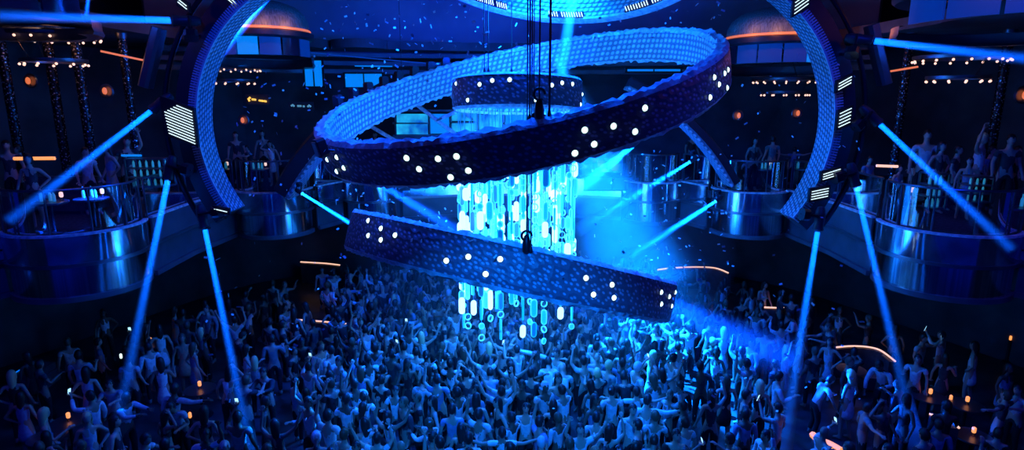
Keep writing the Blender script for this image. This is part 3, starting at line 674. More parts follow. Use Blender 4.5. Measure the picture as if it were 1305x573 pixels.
for k,(r,g) in enumerate(spots_):
    x, y = .119+r*math.cos(g), 14+r*math.sin(g)
    ln = rs.uniform(4.1,5.5) if r > 1.2 else rs.uniform(3.6,5.2)
    zt = 8.0-math.tan(.0845)*(y-14)-.2
    front = y < 14
    row = {1.36:'outer',1.0:'middle',.6:'inner'}[r]
    t = thing('capsule_strand', f'hanging strand of glowing capsules in the {"front" if front else "rear"} half of the {row} circle', 'light strand', (x,y,zt-ln), f'{"front" if front else "rear"} {row} circle of glowing strands')
    MB().tube([(x,y,zt-ln+.1),(x,y,zt)],.008,5).build('wire', M['crystal_dim'], t)
    z = zt-ln; 
    while z < zt-1.0:
        kind = rs.choices(['white','cyan','dim','ring','disc','tube'],[.17,.19,.16,.20,.08,.20])[0]
        i = rs.randrange(4) if kind in ('white','cyan','dim') else 0
        hgt = CW[i][1] if kind in ('white','cyan','dim') else (.165 if kind in ('ring','disc') else .5)
        c = bpy.data.objects.new('capsule' if kind not in ('ring','disc') else 'disc_pendant', CAPS[kind,i]); COL.objects.link(c); c.parent = t; c.location = (0,0,z+hgt/2-(zt-ln)); c.rotation_euler = (0,0,rs.uniform(-.9,.9))
        z += hgt+rs.choice((.02,.03,.06,.12,.34))
# ================================================================== PEOPLE
def skin_eval(verts, edges, radii, root, sub):
    me = bpy.data.meshes.new('sk'); me.from_pydata(verts, edges, []); o = bpy.data.objects.new('sk', me); COL.objects.link(o)
    sm = o.modifiers.new('s','SKIN'); sm.branch_smoothing = .3; sm.use_smooth_shade = True
    for i,r in enumerate(radii):
        d = me.skin_vertices[0].data[i]; d.radius = r if isinstance(r,tuple) else (r,r); d.use_root = (i == root)
    ss = o.modifiers.new('u','SUBSURF'); ss.levels = ss.render_levels = sub
    dg = bpy.context.evaluated_depsgraph_get(); dg.update()
    out = bpy.data.meshes.new_from_object(o.evaluated_get(dg)); bpy.data.objects.remove(o); bpy.data.meshes.remove(me); return out
V3 = Vector
def pose_joints(p):
    """joint positions of a 1.74 m figure facing -Y, in pose p"""
    J = {}; w = p.get('w',1.0)
    seat = p.get('seat',False); hz = .50 if seat else .94-p.get('crouch',0)
    J['pelvis'] = V3((0,0,hz)); up = lambda x,y,z: V3((x,y,hz+z))
    J['waist'] = up(0,0,.17); J['chest'] = up(0,0,.37); J['neckb'] = up(0,.005,.51); J['neck'] = up(0,-.005,.575); J['headc'] = up(0,-.025,.69); J['top'] = up(0,-.015,.77)
    for s,n in ((-1,'l'),(1,'r')):
        J['clav'+n] = up(s*.09*w,0,.46); J['sho'+n] = up(s*.185*w,.01,.465)
        el, wr = p[n]; J['elb'+n] = up(s*el[0],el[1],el[2]-.94); J['wri'+n] = up(s*wr[0],wr[1],wr[2]-.94)
        J['palm'+n] = J['wri'+n]+(J['wri'+n]-J['elb'+n]).normalized()*.055
        st = p.get('stance',.1); k = s*p.get('step',0)
        J['hip'+n] = V3((s*.09,0,hz-.05))
        if seat: J['kne'+n] = V3((s*.12,-.42,.50)); J['ank'+n] = V3((s*.13,-.40,.09)); J['toe'+n] = V3((s*.14,-.56,.035))
        else: J['kne'+n] = V3((s*st,-.03-p.get('crouch',0)*.8-k*.5,.50-p.get('crouch',0)*.4)); J['ank'+n] = V3((s*(st+.01),.02-k,.085)); J['toe'+n] = V3((s*(st+.035),-.13-k,.03))
    # lean and twist of the upper body about the pelvis
    R = Matrix.Rotation(p.get('twist',0),3,'Z') @ Matrix.Rotation(p.get('lean',0),3,'X') @ Matrix.Rotation(p.get('side',0),3,'Y')
    o = J['pelvis'].copy()
    for k in J:
        if not k[:3] in ('hip','kne','ank','toe','pel'): J[k] = o + R @ (J[k]-o)
    # head nod / turn
    Rh = R @ Matrix.Rotation(p.get('turn',0),3,'Z') @ Matrix.Rotation(p.get('nod',0),3,'X'); nb = J['neck']
    for k in ('headc','top'):
        J[k] = nb + Rh @ (R.inverted() @ (J[k]-nb))
    J['Rh'] = Rh; return J
def make_body(p):
    J = pose_joints(p); V = []; E = []; Rr = []; w = p.get('w',1.0); f = p.get('f',1.0)
    def add(pos, r, par=None):
        V.append(tuple(pos)); Rr.append(r); i = len(V)-1
        if par is not None: E.append((par,i))
        return i
    pel = add(J['pelvis'],(.135,.10)); wa = add(J['waist'],(.115*f,.09),pel); ch = add(J['chest'],(.14*f,.105),wa); nb = add(J['neckb'],.075,ch); nk = add(J['neck'],.052,nb)
    hc = add(J['headc'],.085,nk); add(J['top'],.06,hc)
    for s,n in ((-1,'l'),(1,'r')):
        c = add(J['clav'+n],.075*w,ch); sh = add(J['sho'+n],.058*w,c); um = add((J['sho'+n]+J['elb'+n])/2,.047*w,sh); e = add(J['elb'+n],.038*w,um); fm = add(J['elb'+n].lerp(J['wri'+n],.4),.037*w,e); wr = add(J['wri'+n],.026,fm)
        pa = add(J['palm'+n],(.034,.02),wr)
        d = (J['palm'+n]-J['wri'+n]).normalized(); b = d.cross(V3((0,0,1)) if abs(d.z) < .8 else V3((0,1,0))).normalized(); nn = d.cross(b); cu = p.get('curl',.35)
        for k,(off,ln) in enumerate(((-.030,.068),(-.010,.078),(.011,.074),(.031,.058))):
            a0 = J['palm'+n]+d*.035+b*off; a1 = a0+(d*math.cos(cu)+nn*math.sin(cu)+b*off*3)*ln*.5; a2 = a1+(d*math.cos(cu*2.4)+nn*math.sin(cu*2.4))*ln*.5
            i = add(a0,.0105,pa); i = add(a1,.0095,i); add(a2,.008,i)
        t0 = J['palm'+n]-d*.012-b*.034; t1 = t0+(d*.6-b*.8)*.03; i = add(t0,.012,pa); i = add(t1,.0105,i); add(t1+(d*.85-b*.35)*.028,.009,i)
        h = add(J['hip'+n],.098,pel); th = add(J['hip'+n].lerp(J['kne'+n],.45),.082,h); kn = add(J['kne'+n],.056,th); cf = add(J['kne'+n].lerp(J['ank'+n],.35),.054,kn); an = add(J['ank'+n],.036,cf); hl = add(J['ank'+n]+V3((0,.03,-.045)),.035,an); add(J['toe'+n],(.04,.028),an)
    me = skin_eval(V, E, Rr, pel, 2)
    # sculpt the head: ellipsoid with jaw, nose, eye sockets, ears, lips
    Rh = J['Rh']; hcen = J['headc']+Rh @ V3((0,0,.012)); Ri = Rh.inverted(); nv = len(me.vertices); co = np.zeros(nv*3); me.vertices.foreach_get('co',co); co = co.reshape(-1,3)
    g = lambda x,y,z,cx,cz,s_: math.exp(-((x-cx)**2+(z-cz)**2)/(2*s_*s_))
    head = {}
    for i in range(nv):
        q = Ri @ (V3(co[i])-hcen)
        if q.length > .17 or q.z < -.135: continue
        if q.length < 1e-4: continue
        u = q.normalized(); x,y,z = u
        k = max(0.,min(1.,(q.z+.135)/.05))
        rx = .074*(1-.28*max(0,-z)**1.5*(1 if y < .1 else .5)); t_ = V3((x*rx, y*.096, z*.122))
        if y < -.2:
            t_.y -= .021*g(t_.x,0,t_.z,0,-.018,.011)+.006*g(t_.x,0,t_.z,0,-.062,.016)+.010*g(t_.x,0,t_.z,0,-.10,.02)
            t_.y += .010*(g(t_.x,0,t_.z,.030,.012,.013)+g(t_.x,0,t_.z,-.030,.012,.013))
        if abs(x) > .8 and abs(t_.z) < .04: t_.x += math.copysign(.013,t_.x)*math.exp(-((t_.z)/.024)**2)*math.exp(-((t_.y-.01)/.02)**2)
        if z < -.3 and y > .1: k *= max(0,1-(-z-.3)*1.6)
        r = q.lerp(t_,k); co[i] = hcen + Rh @ r; head[i] = r
    me.vertices.foreach_set('co', co.reshape(-1)); me.update()
    me.materials.clear(); 
    for m in (SK[0],M['eye'],M['lips']): me.materials.append(m)
    for pl in me.polygons:
        ids = [head.get(i) for i in pl.vertices]; pl.material_index = 0; pl.use_smooth = True
        if None in ids: continue
        c = sum(ids,V3())/len(ids)
        if c.y < -.04:
            if abs(abs(c.x)-.030) < .014 and abs(c.z-.012) < .008: pl.material_index = 1
            elif abs(c.x) < .024 and abs(c.z+.062) < .008: pl.material_index = 2
    me.name = 'person_body'; return me, J, hcen
def make_top(p, J, kind):
    V = []; E = []; Rr = []; w = p.get('w',1.0); f = p.get('f',1.0)
    def add(pos, r, par=None):
        V.append(tuple(pos)); Rr.append(r); i = len(V)-1
        if par is not None: E.append((par,i))
        return i
    pel = add(J['pelvis']+V3((0,0,-.03)),(.152,.118)); wa = add(J['waist'],(.134*f,.108),pel); ch = add(J['chest'],(.158*f,.122),wa); nb = add(J['chest'].lerp(J['neckb'],.75),.085,ch)
    if kind == 'dress': hm = add(J['pelvis']+V3((0,0,-.22)),(.19,.16),pel); add(J['pelvis']+V3((0,0,-.42)),(.20,.17),hm)
    for n in 'lr':
        c = add(J['clav'+n],.082*w,ch)
        if kind in ('tank','dress'): continue
        sh = add(J['sho'+n],.072*w,c); um = add(J['sho'+n].lerp(J['elb'+n],.55),.062*w,sh)
        if kind == 'long': e = add(J['elb'+n],.052*w,um); add(J['elb'+n].lerp(J['wri'+n],.88),.04*w,e)
    me = skin_eval(V, E, Rr, wa, 1); me.name = kind; me.materials.clear(); me.materials.append(CLOTH['dark']); return me
def make_trousers(p, J):
    V = []; E = []; Rr = []
    def add(pos, r, par=None):
        V.append(tuple(pos)); Rr.append(r); i = len(V)-1
        if par is not None: E.append((par,i))
        return i
    pel = add(J['pelvis'],(.146,.112)); add(J['pelvis'].lerp(J['waist'],.35),(.138,.105),pel)
    for n in 'lr':
        h = add(J['hip'+n],.108,pel); th = add(J['hip'+n].lerp(J['kne'+n],.45),.094,h); k = add(J['kne'+n],.07,th); add(J['kne'+n].lerp(J['ank'+n],.9),.056,k)
    me = skin_eval(V, E, Rr, pel, 1); me.name = 'trousers'; me.materials.clear(); me.materials.append(CLOTH['black']); return me
def make_hair(J, hcen, long_):
    Rh = J['Rh']; mb = MB(); seg, rg = 20, 12; vs = []; keep = []
    for j in range(rg+1):
        t = PI*j/rg
        for k in range(seg):
            a = 2*PI*k/seg; x,y,z = math.sin(t)*math.cos(a), math.sin(t)*math.sin(a), math.cos(t)
            wv = 1+.03*math.sin(a*7+j)
            r = V3((x*.089*wv, y*.108*wv+.008, z*.130*wv+.006))
            back = max(0,y+.15)
            if long_ and z < .1: r.z -= (.1-z)*.24*min(1,back*1.4); r.x *= 1+.25*(.1-z); r.y = max(r.y, .0 if back > 0 else r.y)+.02*(.1-z)
            vs.append(r)
    fs = []
    for j in range(rg):
        for k in range(seg):
            q = (j*seg+k,(j+1)*seg+k,(j+1)*seg+(k+1)%seg,j*seg+(k+1)%seg); c = sum((vs[i] for i in q),V3())/4
            face = c.y < -.035 and c.z < .055+.02*math.sin(k*2.1) or (c.y < .02 and c.z < -.01 and not long_) or (c.z < -.075 and not long_) or (long_ and c.y < -.01 and c.z < .03)
            if not face: fs.append(q)
    used = sorted({i for f in fs for i in f}); ix = {o:n for n,o in enumerate(used)}
    V_ = [hcen + Rh @ vs[i] for i in used]; Vi = [hcen + Rh @ (vs[i]*.93) for i in used]; nU = len(used)
    F_ = [tuple(ix[i] for i in f) for f in fs]; mb.add(V_+Vi, F_+[tuple(nU+i for i in reversed(f)) for f in F_], HAIR['dark'])
    ec = {}
    for f in F_:
        for i in range(4):
            e = (f[i],f[(i+1)%4]); ec[tuple(sorted(e))] = ec.get(tuple(sorted(e)),[])+[e]
    mb.add([],[]); bnd = [v[0] for v in ec.values() if len(v) == 1]
    for a,b in bnd: mb.f.append((b,a,nU+a,nU+b)); mb.mi.append(0)
    return mb.mesh('hair',60)
DN = ((.25,.03,1.16),(.28,-.08,.93)); UPA = ((.30,-.06,1.58),(.24,-.10,1.85)); UPW = ((.38,.0,1.55),(.50,-.04,1.80)); OUT = ((.44,.02,1.40),(.70,-.03,1.46)); PH = ((.24,-.16,1.22),(.13,-.34,1.45)); DR = ((.26,-.10,1.16),(.20,-.32,1.28)); HIP = ((.34,.06,1.18),(.19,-.02,1.03)); FWD = ((.24,-.22,1.32),(.14,-.46,1.40)); CLAP = ((.26,-.10,1.50),(.07,-.20,1.72)); HEAD = ((.36,-.02,1.52),(.16,-.02,1.72))
POSES = [
 ('arms down', dict(l=DN,r=DN,step=.06,twist=.1), 'm'), ('both arms up', dict(l=UPA,r=UPW,lean=-.06,nod=-.15), 'm'), ('one arm up', dict(l=DN,r=UPA,side=.08,step=.08), 'm'),
 ('phone up', dict(l=DN,r=((.26,-.2,1.42),(.16,-.34,1.66))), 'm'), ('with drink', dict(l=DR,r=DN,twist=-.25,turn=.3), 'm'), ('hands overhead', dict(l=CLAP,r=CLAP,lean=.05), 'm'),
 ('arm out', dict(l=OUT,r=DN,side=-.1,twist=.2), 'm'), ('bending', dict(l=((.26,-.22,1.18),(.2,-.42,1.05)),r=DR,lean=.45,crouch=.04), 'm'),
 ('arms down', dict(l=DN,r=HIP,w=.86,f=.86,step=.05), 'f'), ('both arms up', dict(l=UPW,r=UPA,w=.86,f=.86,side=.1,lean=-.05), 'f'), ('one arm up', dict(l=UPA,r=DN,w=.86,f=.86,twist=.3,turn=-.3), 'f'),
 ('with drink', dict(l=DR,r=DN,w=.86,f=.86,turn=.5), 'f'), ('hand on head', dict(l=HEAD,r=DN,w=.86,f=.86,side=-.1), 'f'), ('arms spread', dict(l=OUT,r=OUT,w=.95,f=.95,lean=-.1), 'm'),
 ('seated', dict(l=DR,r=((.26,-.1,1.16),(.17,-.30,1.0)),seat=True,lean=.05), 'm'), ('reaching out', dict(l=FWD,r=FWD,lean=.12,twist=.15), 'm')]
VAR = []
for nm,p,sex in POSES:
    me,J,hcn = make_body(p)
    tops = ['shirt','long'] if sex == 'm' else ['tank','dress']
    VAR.append(dict(name=nm, sex=sex, body=me, J=J, tops={k: make_top(p,J,k) for k in tops}, trousers=make_trousers(p,J), hair={'short': make_hair(J,hcn,False)} if sex == 'm' else {'long': make_hair(J,hcn,True)}))
GEO = {}
def tinted(me, m):
    """the same shape with another cloth or hair material (mesh data shared between all wearers of that colour)"""
    k = (me.name, m.name)
    if k not in GEO:
        c = me.copy(); c.materials[0] = m; GEO[k] = c
    return GEO[k]
PEOPLE = []
def add_person(pos, rz, vi, top, tone, hair='dark', skin=0, s=1.0, place=None, label=None, trous='black'):
    v = VAR[vi]; o = bpy.data.objects.new('person', tinted(v['body'], SK[skin])); COL.objects.link(o); o.location = pos; o.rotation_euler = (0,0,rz); o.scale = (s,s,s)
    def child(n, me):
        c = bpy.data.objects.new(n, me); COL.objects.link(c); c.parent = o
    tk = v['tops'].get(top) and top or list(v['tops'])[0]
    child({'shirt':'shirt','long':'long_sleeved_shirt','tank':'tank_top','dress':'dress'}[tk], tinted(v['tops'][tk], CLOTH[tone]))
    if tk != 'dress': child('trousers', tinted(v['trousers'], CLOTH[trous]))
    if hair != 'bald': child('hair', tinted(list(v['hair'].values())[0], HAIR[hair]))
    o['category'] = 'person'
    PEOPLE.append(dict(o=o, pose=v['name'], sex=v['sex'], top=tk, tone=tone, hair=hair, label=label, place=place, pos=Vector(pos), rz=rz, s=s, vi=vi))
    return o
AWAY, FACE = PI, 0.0      # facing away from the balcony we look from / towards it
FIX = [  # head px, py, facing, variant, top, tone, hair, label (None: made up below)
 (218,497,AWAY-.3,6,'long','pale','dark','man in pale shirt seen from behind, one arm stretched out to the left'),
 (163,455,AWAY,0,'shirt','pale','dark',None),(100,455,AWAY+.4,4,'shirt','pale','dark',None),(131,396,.6,8,'tank','white','dark',None),(156,505,1.2,15,'long','pale','dark',None),
 (258,556,.3,2,'shirt','white','dark',None),(227,502,FACE,7,'shirt','pale','dark',None),(245,440,2.5,8,'dress','blue','brown',None),(232,432,.5,8,'dress','salmon','brown','woman in salmon dress standing in the dark left part of the floor'),
 (178,558,PI/2,15,'shirt','pale','dark',None),(210,570,AWAY,0,'shirt','white','dark',None),(441,509,AWAY,0,'shirt','white','dark',None),(463,501,AWAY+.2,0,'shirt','white','dark',None),
 (408,443,.9,0,'long','white','brown',None),(433,462,-.6,4,'shirt','pale','dark',None),(394,497,AWAY,9,'tank','white','dark',None),(356,544,AWAY,9,'tank','dark','dark',None),(403,562,AWAY,0,'shirt','dark','grey',None),
 (454,566,FACE,0,'shirt','salmon','dark','man at the very front, shirt coloured salmon for the warm light on his head'),(576,520,AWAY,0,'shirt','blue','dark',None),(530,484,AWAY-.5,7,'shirt','pale','dark',None),(504,494,FACE,4,'shirt','white','dark',None),  # salmon cloth stands in for the orange light on his head
 (515,440,AWAY,4,'shirt','pale','dark',None),(576,461,AWAY,2,'shirt','white','dark',None),(363,388,1.0,0,'shirt','pale','dark',None),(597,561,AWAY,0,'shirt','pale','dark',None),(481,553,AWAY,1,'shirt','white','dark',None),
 (607,512,AWAY,8,'tank','black','dark',None),(806,523,FACE,0,'long','white','dark',None),(811,494,AWAY,13,'shirt','white','dark','man in white shirt with both arms spread, above the face-on man in white'),
 (720,499,AWAY+.5,15,'shirt','white','dark',None),(694,494,.4,0,'shirt','pale','grey',None),(670,515,FACE,3,'shirt','white','dark',None),(874,537,AWAY+.3,0,'shirt','white','dark','man in bright white shirt seen from behind at the front right'),
 (951,525,AWAY,0,'long','blue','dark','man in fitted blue shirt seen from behind, beside the inner right beam'),(969,492,AWAY,8,'tank','black','blonde','blonde woman in black tank top seen from behind'),
 (926,487,AWAY,8,'dress','black','brown','woman with long brown hair in black dress, left of the blonde woman'),(992,480,PI/2,4,'long','pale','dark',None),(959,437,-1.2,4,'long','white','dark',None),(913,449,-.8,11,'tank','white','dark',None),
 (1002,448,.8,10,'dress','pale','blonde',None),(1130,458,-1.0,7,'long','white','dark','person in loose white top bending to the left beside the curved booth'),(1170,456,-.6,4,'shirt','white','dark','person in white top left of the amber candle, where the outer right beam lands'),
 (1198,537,AWAY-.4,0,'long','blue','dark','man in long pale blue shirt at the lower right booth'),(1085,479,AWAY+.5,8,'dress','pale','blonde','woman with pale hair and pale dress left of the white bending person'),
 (1176,430,.5,3,'shirt','pale','dark',None),(1071,394,-.5,8,'tank','pale','dark',None),(1058,435,-.7,8,'dress','pale','dark',None),(1300,494,-1.2,15,'shirt','pale','dark',None),(1285,466,.3,8,'dress','blue','dark',None),
 (1129,520,.3,12,'tank','dark','dark',None),(1104,514,1.2,6,'shirt','grey','dark',None),(867,440,AWAY,2,'shirt','white','dark',None),(880,420,AWAY,15,'shirt','white','dark',None),(905,410,AWAY+.3,0,'shirt','white','dark',None),
 (858,456,1.9,0,'shirt','white','dark',None),(893,397,FACE,1,'shirt','white','dark',None),(848,470,AWAY,9,'tank','pale','dark',None),(640,484,AWAY,1,'shirt','pale','dark',None),(655,470,AWAY,9,'tank','white','dark',None),
 (700,462,AWAY,7,'shirt','white','dark',None),(747,462,AWAY,2,'shirt','pale','dark',None),(780,498,AWAY,0,'shirt','pale','dark',None),(760,530,AWAY,4,'shirt','pale','dark',None),(740,548,FACE,1,'shirt','white','dark',None),
 (640,545,AWAY,13,'shirt','white','dark',None),(690,560,AWAY,0,'shirt','pale','grey',None),(543,455,AWAY,0,'shirt','white','dark',None),(560,486,AWAY,2,'shirt','blue','dark',None),(620,455,AWAY,1,'shirt','white','dark',None),
 (480,445,2.6,1,'shirt','pale','dark',None),(455,490,-2.6,2,'shirt','white','dark',None),(425,480,AWAY,9,'tank','white','dark',None),(480,402,AWAY,0,'shirt','white','dark',None),(452,398,2.4,4,'shirt','pale','dark',None),
 (443,345,-1.0,2,'shirt','pale','dark','man in pale shirt waving beside the left end of the lower ring'),(410,341,.2,0,'shirt','pale','dark','man in pale shirt standing on the far left tier'),
]
occ = []
def free(x, y, d):
    for a,b in occ:
        if (a-x)**2+(b-y)**2 < d*d: return False
    return True
for px,py,rz,vi,top,tone,hair,lab in FIX:
    p = onz(px,py,1.64); p.z = 0; rr = random.Random(px*7+py)
    if not free(p.x,p.y,.30): 
        for _ in range(30):
            q = p+Vector((rr.uniform(-.4,.4),rr.uniform(-.4,.4),0))
            if free(q.x,q.y,.30): p = q; break
    occ.append((p.x,p.y)); add_person(p, rz, vi, top, tone, hair, rr.choice((0,0,1,2)), rr.uniform(.95,1.05), 'floor', lab)
# people on the galleries
GAL = [ # head px,py, Y, variant, facing, top, tone, hair, label
 (104,168,15.4,0,1.0,'shirt','pale','dark','man in pale shirt turned sideways behind the largest left pod'),(137,187,15.2,8,-.6,'dress','blue','dark','woman in blue dress by the rail behind the largest left pod'),(158,180,16.2,2,.5,'shirt','grey','dark','person raising one arm left of the left light rig'),
 (40,226,13.6,8,.3,'dress','grey','dark','woman in grey dress at the left end of the large left pod'),(8,185,15.5,0,.4,'shirt','grey','dark','dim person at the far left edge of the left alcove'),(20,170,16.2,0,-.8,'shirt','dark','dark','dark clothed person second from the edge in the left alcove'),
 (346,183,20.6,12,.2,'dress','white','dark','woman in short white dress behind the middle left pod'),(318,188,20.8,15,-.9,'shirt','pale','dark','person reaching towards the woman in white on the left gallery'),(300,172,21.2,0,.3,'shirt','dark','dark','dim person left of the reaching one on the left gallery'),(334,170,21.6,8,.3,'tank','dark','dark','dim woman behind the woman in white on the left gallery'),
 (956,188,20.4,14,AWAY,'shirt','pale','dark','seated man in pale shirt on the right middle pod'),(984,194,20.3,0,AWAY,'shirt','teal','dark','man in teal shirt leaning on the rail right of the seated man'),(1012,190,20.8,13,AWAY,'shirt','blue','dark','person with both arms spread wide beside the right curved arc'),
 (958,225,19.5,8,0.2,'tank','pale','dark','woman at the rail below the seated man'),(1108,203,16.6,0,.2,'shirt','blue','dark','person by the peach bar light on the right gallery'),(1146,214,15.2,8,.4,'dress','blue','dark','woman in blue dress right of the peach bar light'),
 (1182,172,16.2,0,-.4,'shirt','pale','dark','man in pale shirt under the right slanting beam'),(1172,168,16.6,8,.5,'dress','grey','brown','woman in grey dress left of the man under the right slanting beam'),(1224,170,16.0,0,.6,'shirt','grey','dark','man in grey shirt behind the blue dress on the right gallery'),
 (1236,205,14.8,8,-.5,'dress','blue','dark','woman in bright blue dress at the rail of the large right pod'),(1252,176,15.6,10,.2,'tank','white','blonde','blonde woman with patterned white top on the right gallery'),(1268,168,15.8,0,.3,'shirt','blue','dark','man in blue shirt near the bright sparkling column'),
 (1288,178,15.2,0,-.3,'shirt','dark','dark','dark clothed man at the right edge of the right gallery'),(1300,170,15.8,8,.4,'dress','dark','dark','dark clothed woman at the very right edge'),(1200,186,15.6,8,.1,'dress','dark','dark','woman in dark dress between the grey shirt and the slanting beam'),
 (452,210,22.6,0,.2,'shirt','blue','dark','person on the small far left pod'),(480,214,22.8,8,.2,'tank','pale','dark','woman on the small far left pod'),(880,212,22.6,0,.2,'shirt','pale','dark','person behind the bright rail at the far right of the haze')]
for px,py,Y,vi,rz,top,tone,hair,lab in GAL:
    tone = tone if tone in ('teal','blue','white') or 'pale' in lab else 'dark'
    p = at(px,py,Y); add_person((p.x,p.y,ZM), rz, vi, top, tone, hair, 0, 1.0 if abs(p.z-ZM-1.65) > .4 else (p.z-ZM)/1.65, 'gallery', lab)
# banquettes and booths keep their footprint clear
BOOTH = [onz(q[0],q[1],.5) for q in ((1104,470),(1055,572),(1205,545),(905,352),(405,420),(30,478),(408,345))]
SMALL = [onz(q[0],q[1],.78) for q in ((1085,470),(1240,555),(345,430),(192,438),(255,495),(88,536),(60,556),(1185,505),(1232,515),(154,453),(112,487),(345,418),(1228,513),(1288,430),(242,528),(1079,319))]
def crowd_density(x, y, px, py):
    if not (-15 < px < 1320) or py > 590: return 0
    d = math.exp(-((px-640)/230)**2)*1.0 + .16
    if 830 < px < 960 and py < 470: d += .5
    if px < 330 or px > 1010: d *= .72 if 380 < py else .85
    if 330 < px < 470 and py < 470: d *= .5
    if y > 20: d *= .6
    return min(1,d)
rp = random.Random(5); cand = []
tries = 0
while tries < 60000 and len(cand) < 450:
    tries += 1; y = rp.uniform(9.6,23.5); x = rp.uniform(-.92,.92)*y
    px,py = pix((x,y,1.64))
    if (x/14)**2+((y-6)/18)**2 > 1: continue
    if rp.random() > crowd_density(x,y,px,py): continue
    dm = .47 if 420 < px < 880 else .66
    if not free(x,y,dm): continue
    if any((b.x-x)**2+(b.y-y)**2 < .8 for b in BOOTH): continue
    if any((b.x-x)**2+(b.y-y)**2 < .42 for b in SMALL): continue
    occ.append((x,y)); cand.append((y,x,px,py))
cand.sort(); NIND = 300-len(PEOPLE)
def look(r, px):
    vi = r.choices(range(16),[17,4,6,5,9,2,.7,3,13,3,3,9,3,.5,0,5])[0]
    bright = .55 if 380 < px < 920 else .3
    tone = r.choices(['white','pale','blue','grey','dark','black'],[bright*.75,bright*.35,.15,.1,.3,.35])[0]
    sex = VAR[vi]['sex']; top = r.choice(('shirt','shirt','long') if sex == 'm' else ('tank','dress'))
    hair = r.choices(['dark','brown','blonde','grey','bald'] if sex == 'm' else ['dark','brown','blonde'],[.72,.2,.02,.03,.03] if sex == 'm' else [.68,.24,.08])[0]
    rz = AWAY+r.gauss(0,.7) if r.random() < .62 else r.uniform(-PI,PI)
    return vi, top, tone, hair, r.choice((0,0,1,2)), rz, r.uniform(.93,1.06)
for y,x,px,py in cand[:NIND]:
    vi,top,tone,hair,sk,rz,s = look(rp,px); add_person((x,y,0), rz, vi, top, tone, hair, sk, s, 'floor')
# the remaining far people, past 300: one object of kind stuff
vs, lens, idx, mi = [], [], [], []; mats_ = []; base = 0
def app(me, m, T, k):
    global base
    n = len(me.vertices); c = np.empty(n*3); me.vertices.foreach_get('co',c); c = c.reshape(-1,3) @ np.array(T.to_3x3()).T + np.array(T.translation); vs.append(c)
    lp = np.empty(len(me.loops),int); me.loops.foreach_get('vertex_index',lp); idx.append(lp+base); ls = np.empty(len(me.polygons),int); me.polygons.foreach_get('loop_total',ls); lens.append(ls)
    if m not in mats_: mats_.append(m)
    mi.append(np.full(len(ls),mats_.index(m))); base += n
LOW = {}
def low(me):
    if me.name not in LOW:
        o = bpy.data.objects.new('lo',me.copy()); COL.objects.link(o); d = o.modifiers.new('d','DECIMATE'); d.ratio = .22
        dg = bpy.context.evaluated_depsgraph_get(); LOW[me.name] = bpy.data.meshes.new_from_object(o.evaluated_get(dg)); bpy.data.objects.remove(o)
    return LOW[me.name]
for y,x,px,py in cand[NIND:]:
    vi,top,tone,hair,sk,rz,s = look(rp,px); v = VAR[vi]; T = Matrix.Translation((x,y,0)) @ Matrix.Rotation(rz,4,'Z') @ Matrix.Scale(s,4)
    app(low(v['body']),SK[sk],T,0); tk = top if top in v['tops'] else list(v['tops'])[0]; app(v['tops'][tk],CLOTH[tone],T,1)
    if tk != 'dress': app(v['trousers'],CLOTH['black'],T,2)
    if hair != 'bald': app(list(v['hair'].values())[0],HAIR[hair],T,3)
if vs:
    V_ = np.concatenate(vs); I_ = np.concatenate(idx); L_ = np.concatenate(lens); me = bpy.data.meshes.new('crowd')
    me.vertices.add(len(V_)); me.vertices.foreach_set('co',V_.reshape(-1)); me.loops.add(len(I_)); me.loops.foreach_set('vertex_index',I_.astype(np.int32)); me.polygons.add(len(L_))
    me.polygons.foreach_set('loop_start',np.concatenate([[0],np.cumsum(L_)[:-1]]).astype(np.int32)); me.polygons.foreach_set('material_index',np.concatenate(mi).astype(np.int32)); me.polygons.foreach_set('use_smooth',[True]*len(L_))
    for m in mats_: me.materials.append(m)
    me.update(); me.validate(); o = bpy.data.objects.new('crowd', me); COL.objects.link(o); tag(o,'far part of the standing crowd at the back of the dance floor','crowd',kind='stuff')
# ---------------------------------------------------------------- a label for every person
ZONES = [('before the left pod', 60, 430),
 ('at the leftmost beam', 150, 520),
 ('between the left beams', 215, 430),
 ('at inner left beam', 312, 535),
 ('right of left beams', 350, 470),
 ('by the left booth', 420, 420),
 ('under left ring end', 500, 400),
 ('left of the strands', 540, 450),
 ('front crowd, left half', 500, 540),
 ('under the strands', 650, 450),
 ('front row below strands', 650, 530),
 ('right of the strands', 760, 450),
 ('front crowd, right half', 780, 540),
 ('under right ring end', 860, 440),
 ('under the soft beam', 900, 420),
 ('near the blue-shirted man', 920, 540),
 ('beside inner right beam', 1015, 450),
 ('by the curved booth', 1090, 450),
 ('at inner beam foot', 1000, 540),
 ('before the right pod', 1200, 410),
 ('at outer right beam', 1165, 490),
 ('by lower right booth', 1180, 555),
 ("at floor's right edge", 1280, 500),
 ("at floor's left edge", 20, 520),
 ('on far left floor', 420, 350),
 ('far right of haze', 940, 360),
 ('on far right floor', 1080, 370),
 ('on dark left floor', 230, 360)]
ORD = 'leftmost second third fourth fifth sixth seventh eighth ninth tenth eleventh twelfth thirteenth fourteenth fifteenth sixteenth seventeenth eighteenth'.split()
groups = {}
